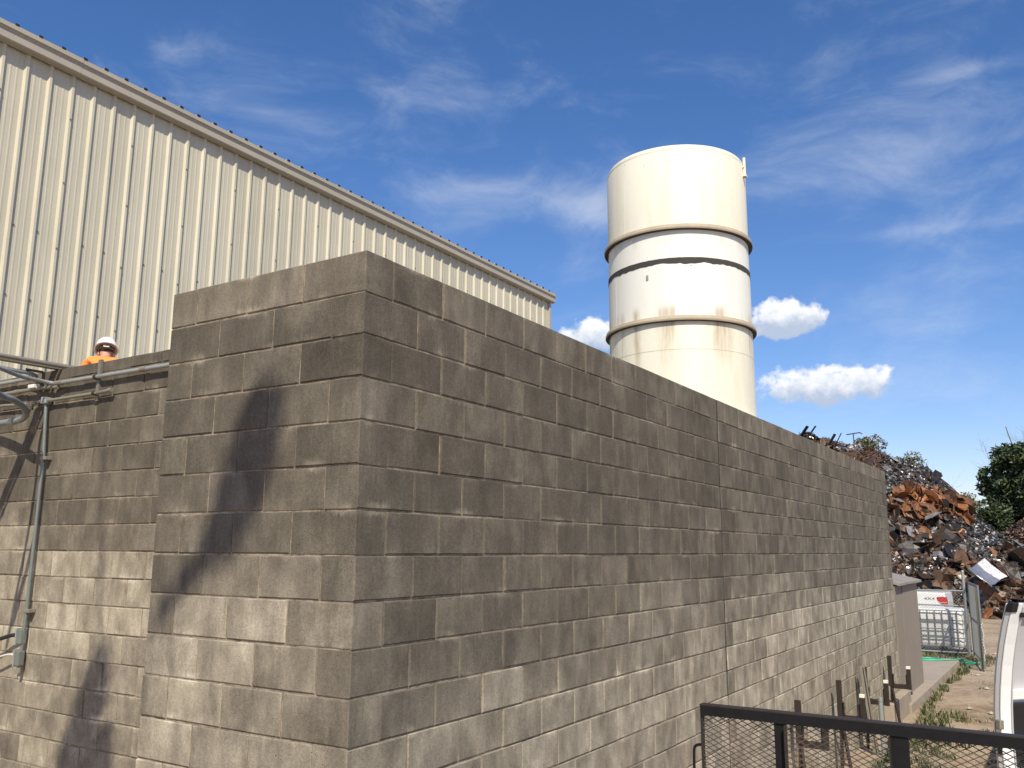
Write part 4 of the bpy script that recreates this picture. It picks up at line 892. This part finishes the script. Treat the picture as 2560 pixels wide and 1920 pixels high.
for a, b, wd in (((0, .3, 0), (-.3, -.35, .75), .16), ((-.1, -.3, .2), (-.2, -.75, .75), .1), ((0, -1.3, -.3), (-.2, -1.7, .25), .14), ((0, .9, -.2), (-.4, -.3, .25), .15), ((0, -1.6, -.4), (-.1, -2.0, .3), .06)): MB().bar(a, b, wd, wd*.5).build('beam', M_S['dark'], bm_)
pl_ = empty('sign_pole', (44.8, 6.45, 7.9), label='thin pole with a bent crosspiece standing on the scrap heap', cat='pole')
MB().tube([(0, 0, -.4), (.0, 0.02, .75)], .025, 6).build('pole', M_STEEL, pl_); MB().bar((0, .36, .73), (0, -.30, .80), .05, .05).build('crosspiece', M_STEEL, pl_); MB().bar((0, -.30, .80), (0, -.42, .72), .05, .05).build('crosspiece', M_STEEL, pl_)
# brown second heap
h2 = MB(); HC2 = []
def hz2(x, y): 
    d = math.hypot((x-63)/9, (y+7)/12.5); return max(0, 1-d)**.75*8.6+.25*mnoise.noise((x*.4, y*.4, 3))-.1
for i in range(41):
    for j in range(61): x = 52+i*.55; y = -21+j*.47; h2.v.append((x, y, hz2(x, y)))
for i in range(40):
    for j in range(60): a = i*61+j; h2.f.append((a, a+61, a+62, a+1)); HC2.append((.075, .045, .032, .05))
cnt = 0
COLS['shred'] = ((.15, .085, .06), .1); COLS['shred2'] = ((.30, .20, .15), .1)
while cnt < 6000:
    x = rnd.uniform(53, 64); y = rnd.uniform(-5, 5); z = hz2(x, y); u_, v_, d = project((x, y, z))
    if z < .1 or u_ > 2640: continue
    cnt += 1; shard(h2, HC2, Vector((x, y, z+.05)), Z, rnd.uniform(.04, .16), rnd.uniform(.03, .08), .3, rnd.choice(('shred', 'shred', 'shred', 'shred2', 'dark')))
me = h2.mesh('scrap_heap', M_SHARD, fix=False); at = me.attributes.new('shade', 'FLOAT_COLOR', 'FACE'); at.data.foreach_set('color', [v for c in HC2 for v in c]); link_mesh('scrap_heap', me, kind='stuff', label='brown heap of finely shredded scrap in front of the evergreen tree', cat='scrap heap')

# ------------------------------------------------------------------ trees
def limb(mb, p, d, ln, r, depth, tips, spread=.5, kids=3, up=.12):
    n = 4; pts = [p]; dd = d.normalized()
    for k in range(n):
        dd = (dd+Vector((rnd.gauss(0, .13), rnd.gauss(0, .13), rnd.gauss(0, .08)+up*.3))).normalized(); pts.append(pts[-1]+dd*ln/n)
    mb.tube(pts, [r*(1-.5*k/n) for k in range(n+1)], 6 if r > .04 else 4 if r > .015 else 3, False)
    if depth == 0: tips.append(pts[-1]); return
    for k in range(kids):
        q = pts[rnd.randint(2, n)]; a = (dd+Vector((rnd.gauss(0, spread), rnd.gauss(0, spread), rnd.gauss(0, spread*.6)+up))).normalized()
        limb(mb, q, a, ln*rnd.uniform(.55, .8), r*.52, depth-1, tips, spread, kids, up)
    tips.append(pts[-1])
def leaves(mb, centre, rad, n, s, shell=.55):
    for _ in range(n):
        v = Vector((rnd.gauss(0, 1), rnd.gauss(0, 1), rnd.gauss(0, 1))).normalized()*(shell+(1-shell)*rnd.random())
        p = Vector(centre)+Vector((v.x*rad[0], v.y*rad[1], v.z*rad[2])); t = Vector((rnd.gauss(0, 1), rnd.gauss(0, 1), rnd.gauss(0, .6))).normalized(); b = t.cross(Vector((rnd.gauss(0, 1), rnd.gauss(0, 1), rnd.gauss(0, 1)))).normalized(); q = s*rnd.uniform(.6, 1.3); k = len(mb.v)
        mb.v += [tuple(p-t*q), tuple(p+b*q*.4), tuple(p+t*q), tuple(p-b*q*.4)]; mb.f.append((k, k+1, k+2, k+3))
def tree(name, base, h, r, label, leafm, crowns, nleaf, ls, cat='tree', group=None, mt=M_BARK, depth=2, kids=3, lean=(0, 0, 1)):
    root = empty(name, base, label=label, cat=cat, group=group); tm = MB(); tips = []
    limb(tm, Vector((0, 0, -.1)), Vector(lean), h*.55, r, depth, tips, .55, kids)
    tm.build('trunk', mt, root, fix=False)
    if crowns:
        cm = MB()
        for c, rd in crowns: leaves(cm, c, rd, nleaf, ls)
        cm.build('crown', leafm, root, fix=False)
    return root
def clumps(n, ex, zc, sz):
    out = []
    for _ in range(n):
        v = Vector((rnd.gauss(0, .5), rnd.gauss(0, .5), rnd.gauss(0, .5))); v = v*min(1, .85/max(v.length, .01)); s = rnd.uniform(.6, 1.2)*sz; out.append(((v.x*ex[0], v.y*ex[1], zc+v.z*ex[2]), (s, s, s*.75)))
    return out
tree('evergreen_tree', (76, -.9, 0), 11, .22, 'dense dark evergreen tree rising behind the brown heap', M_LEAF, [((0, 0, 7.0), (3.7, 3.9, 3.4)), ((0, 0, 6.4), (2.6, 3.0, 2.8))]*3+clumps(80, (3.6, 3.9, 3.4), 7.9, 1.15), 520, .22)
tree('evergreen_tree', (74, 2.3, 0), 7, .14, 'smaller olive evergreen bush at the left foot of the dark evergreen', M_LEAF, clumps(26, (1.6, 1.7, 2.2), 4.2, .9), 300, .18)
for i, (x, y, h, lb) in enumerate(((84, .6, 10.6, 'tall bare grey tree above the evergreen'), (84, -1.0, 11.6, 'taller bare branching tree behind the evergreen'), (80, 4.0, 6.6, 'thin bare sapling between the scrap heap and the evergreen'))):
    tree('bare_tree', (x, y, 0), h, (.09, .10, .035)[i], lb, None, [], 0, 0, mt=M_TWIG, depth=4 if i < 2 else 3, kids=4)
for i, (x, y, z, lb) in enumerate(((52, 7.0, 8.6, 'pale leafy brush along the crest of the scrap heap'), (53, 4.9, 7.6, 'thin pale brush on the falling shoulder of the scrap heap'), (56, 2.6, 5.4, 'low pale brush in the dip beyond the scrap heap'))):
    tree('brush', (x, y, 0), z*.72, .05, lb, M_BRUSH, clumps(12, (.8, .9, .7), z, .55), 120, .10, 'shrub', mt=M_TWIG, depth=4, kids=3)
# unseen tree added behind the camera, boughs shaped to shade pier and lower wall
S1 = [Vector((0, .66, 3.22)), Vector((0, .72, 3.05)), Vector((0, .80, 2.80)), Vector((0, 1.0, 2.58)), Vector((0, 1.30, 2.30))]; S2 = [Vector((1.12, 3.52, 1.72)), Vector((1.12, 3.58, 1.5)), Vector((1.12, 3.68, 1.22)), Vector((1.12, 3.74, 1.02)), Vector((1.12, 3.38, 1.2)), Vector((1.12, 3.36, .95))]
D_ = 10.5; fork = Vector((1.12, 6.5, 5.5))-L*12; tb_ = Vector((fork.x, fork.y, 0)); rt = empty('added_shade_tree', tb_, label='unseen leafy tree added behind the trailer to shade the pier', cat='tree'); tm = MB(); cm = MB()
tm.tube([Vector((0, 0, -.1)), Vector((.05, .03, 5)), Vector((-.04, 0, 10)), fork-tb_], [.17, .14, .10, .06], 8)
for pts, rad, over in ((S1, (.13, .19, .15, .055, .035), Vector((0, 1.0, 5.0))), (S2, (.10, .16, .19, .18, .09, .09), Vector((1.12, 4.2, 5.0)))):
    W_ = [p-L*D_-tb_ for p in pts]; tm.tube(curve_pts([fork-tb_, over-L*(D_+.7)-tb_]+W_[:4], 4), [.03]*5+[.012]*16, 5)
    for p, r_ in zip(W_, rad): leaves(cm, p, (r_, r_, r_*1.5), 420, .04, .0)
    for a, b, ra, rb_ in zip(W_[:-1], W_[1:], rad[:-1], rad[1:]): leaves(cm, (a+b)/2, ((ra+rb_)/2,)*2+((ra+rb_)*.7,), 340, .04, .0)
tm.build('trunk', M_BARK, rt, fix=False); cm.build('crown', M_LEAF, rt, fix=False)

# ------------------------------------------------------------------ weeds, stones
gr = MB(); dr = MB(); so = MB()
def blade(mb, x, y, h, lean):
    a = rnd.uniform(0, 6.28); d = Vector((math.cos(a), math.sin(a), 0)); s = Vector((-d.y, d.x, 0))*rnd.uniform(.004, .010)*(1+h*2); p = Vector((x, y, gz(x, y)+(.15 if 13.3 < x < 20.6 and -.2 < y else 0))); q = p+d*lean*h*.4+Z*h*.6; e = p+d*lean*h+Z*h*.95; k = len(mb.v)
    mb.v += [tuple(p-s), tuple(p+s), tuple(q+s*.8), tuple(q-s*.8), tuple(e)]; mb.f += [(k, k+1, k+2, k+3), (k+3, k+2, k+4)]
for _ in range(270):
    t_ = rnd.random()
    if t_ < .40: x, y = rnd.uniform(8.2, 13.4), -.35-abs(rnd.gauss(0, .30))
    elif t_ < .56: x, y = rnd.uniform(13.4, 20.5), -.24-abs(rnd.gauss(0, .07))
    elif t_ < .80: x, y = rnd.uniform(20.6, 23.0), rnd.uniform(-.9, 1.3)
    elif t_ < .9: x, y = rnd.uniform(5, 11), rnd.uniform(-1.8, -.4)
    else: x, y = rnd.uniform(10, 24), -.5-rnd.random()*2.3
    hh = rnd.uniform(.05, .16) if t_ < .9 else rnd.uniform(.02, .05)
    for _k in range(rnd.randint(14, 34)): blade(gr if rnd.random() < .62 else dr, x+rnd.gauss(0, .07), y-abs(rnd.gauss(0, .06)) if t_ < .56 else y+rnd.gauss(0, .06), hh*rnd.uniform(.4, 1.2), rnd.uniform(.1, 1.0))
gr.build('weeds', M_GRASS, fix=False, kind='stuff', label='green weeds growing along the foot of the wall and pad', cat='weeds'); dr.build('dry_grass', M_DRY, fix=False, kind='stuff', label='dry grass blades among the weeds by the wall', cat='grass')
for _ in range(420):
    x = rnd.uniform(6, 24); y = -.3-abs(rnd.gauss(0, .9)); s = rnd.uniform(.006, .02) if rnd.random() < .93 else rnd.uniform(.03, .06)
    if x < 13.5 and y > -.5: s *= 1.2
    k = len(so.v); c = Vector((x, y, gz(x, y)+s*.3))
    so.v += [tuple(c+Vector((dx*s*rnd.uniform(.7, 1.4), dy*s*rnd.uniform(.7, 1.4), dz*s*.6))) for dx, dy, dz in ((1, 0, 0), (-1, 0, 0), (0, 1, 0), (0, -1, 0), (0, 0, 1), (0, 0, -1))]
    so.f += [(k, k+2, k+4), (k+2, k+1, k+4), (k+1, k+3, k+4), (k+3, k, k+4), (k+2, k, k+5), (k+1, k+2, k+5), (k+3, k+1, k+5), (k, k+3, k+5)]
so.build('stones', M_STONE, kind='stuff', label='loose pale stones scattered over the dirt', cat='stones')
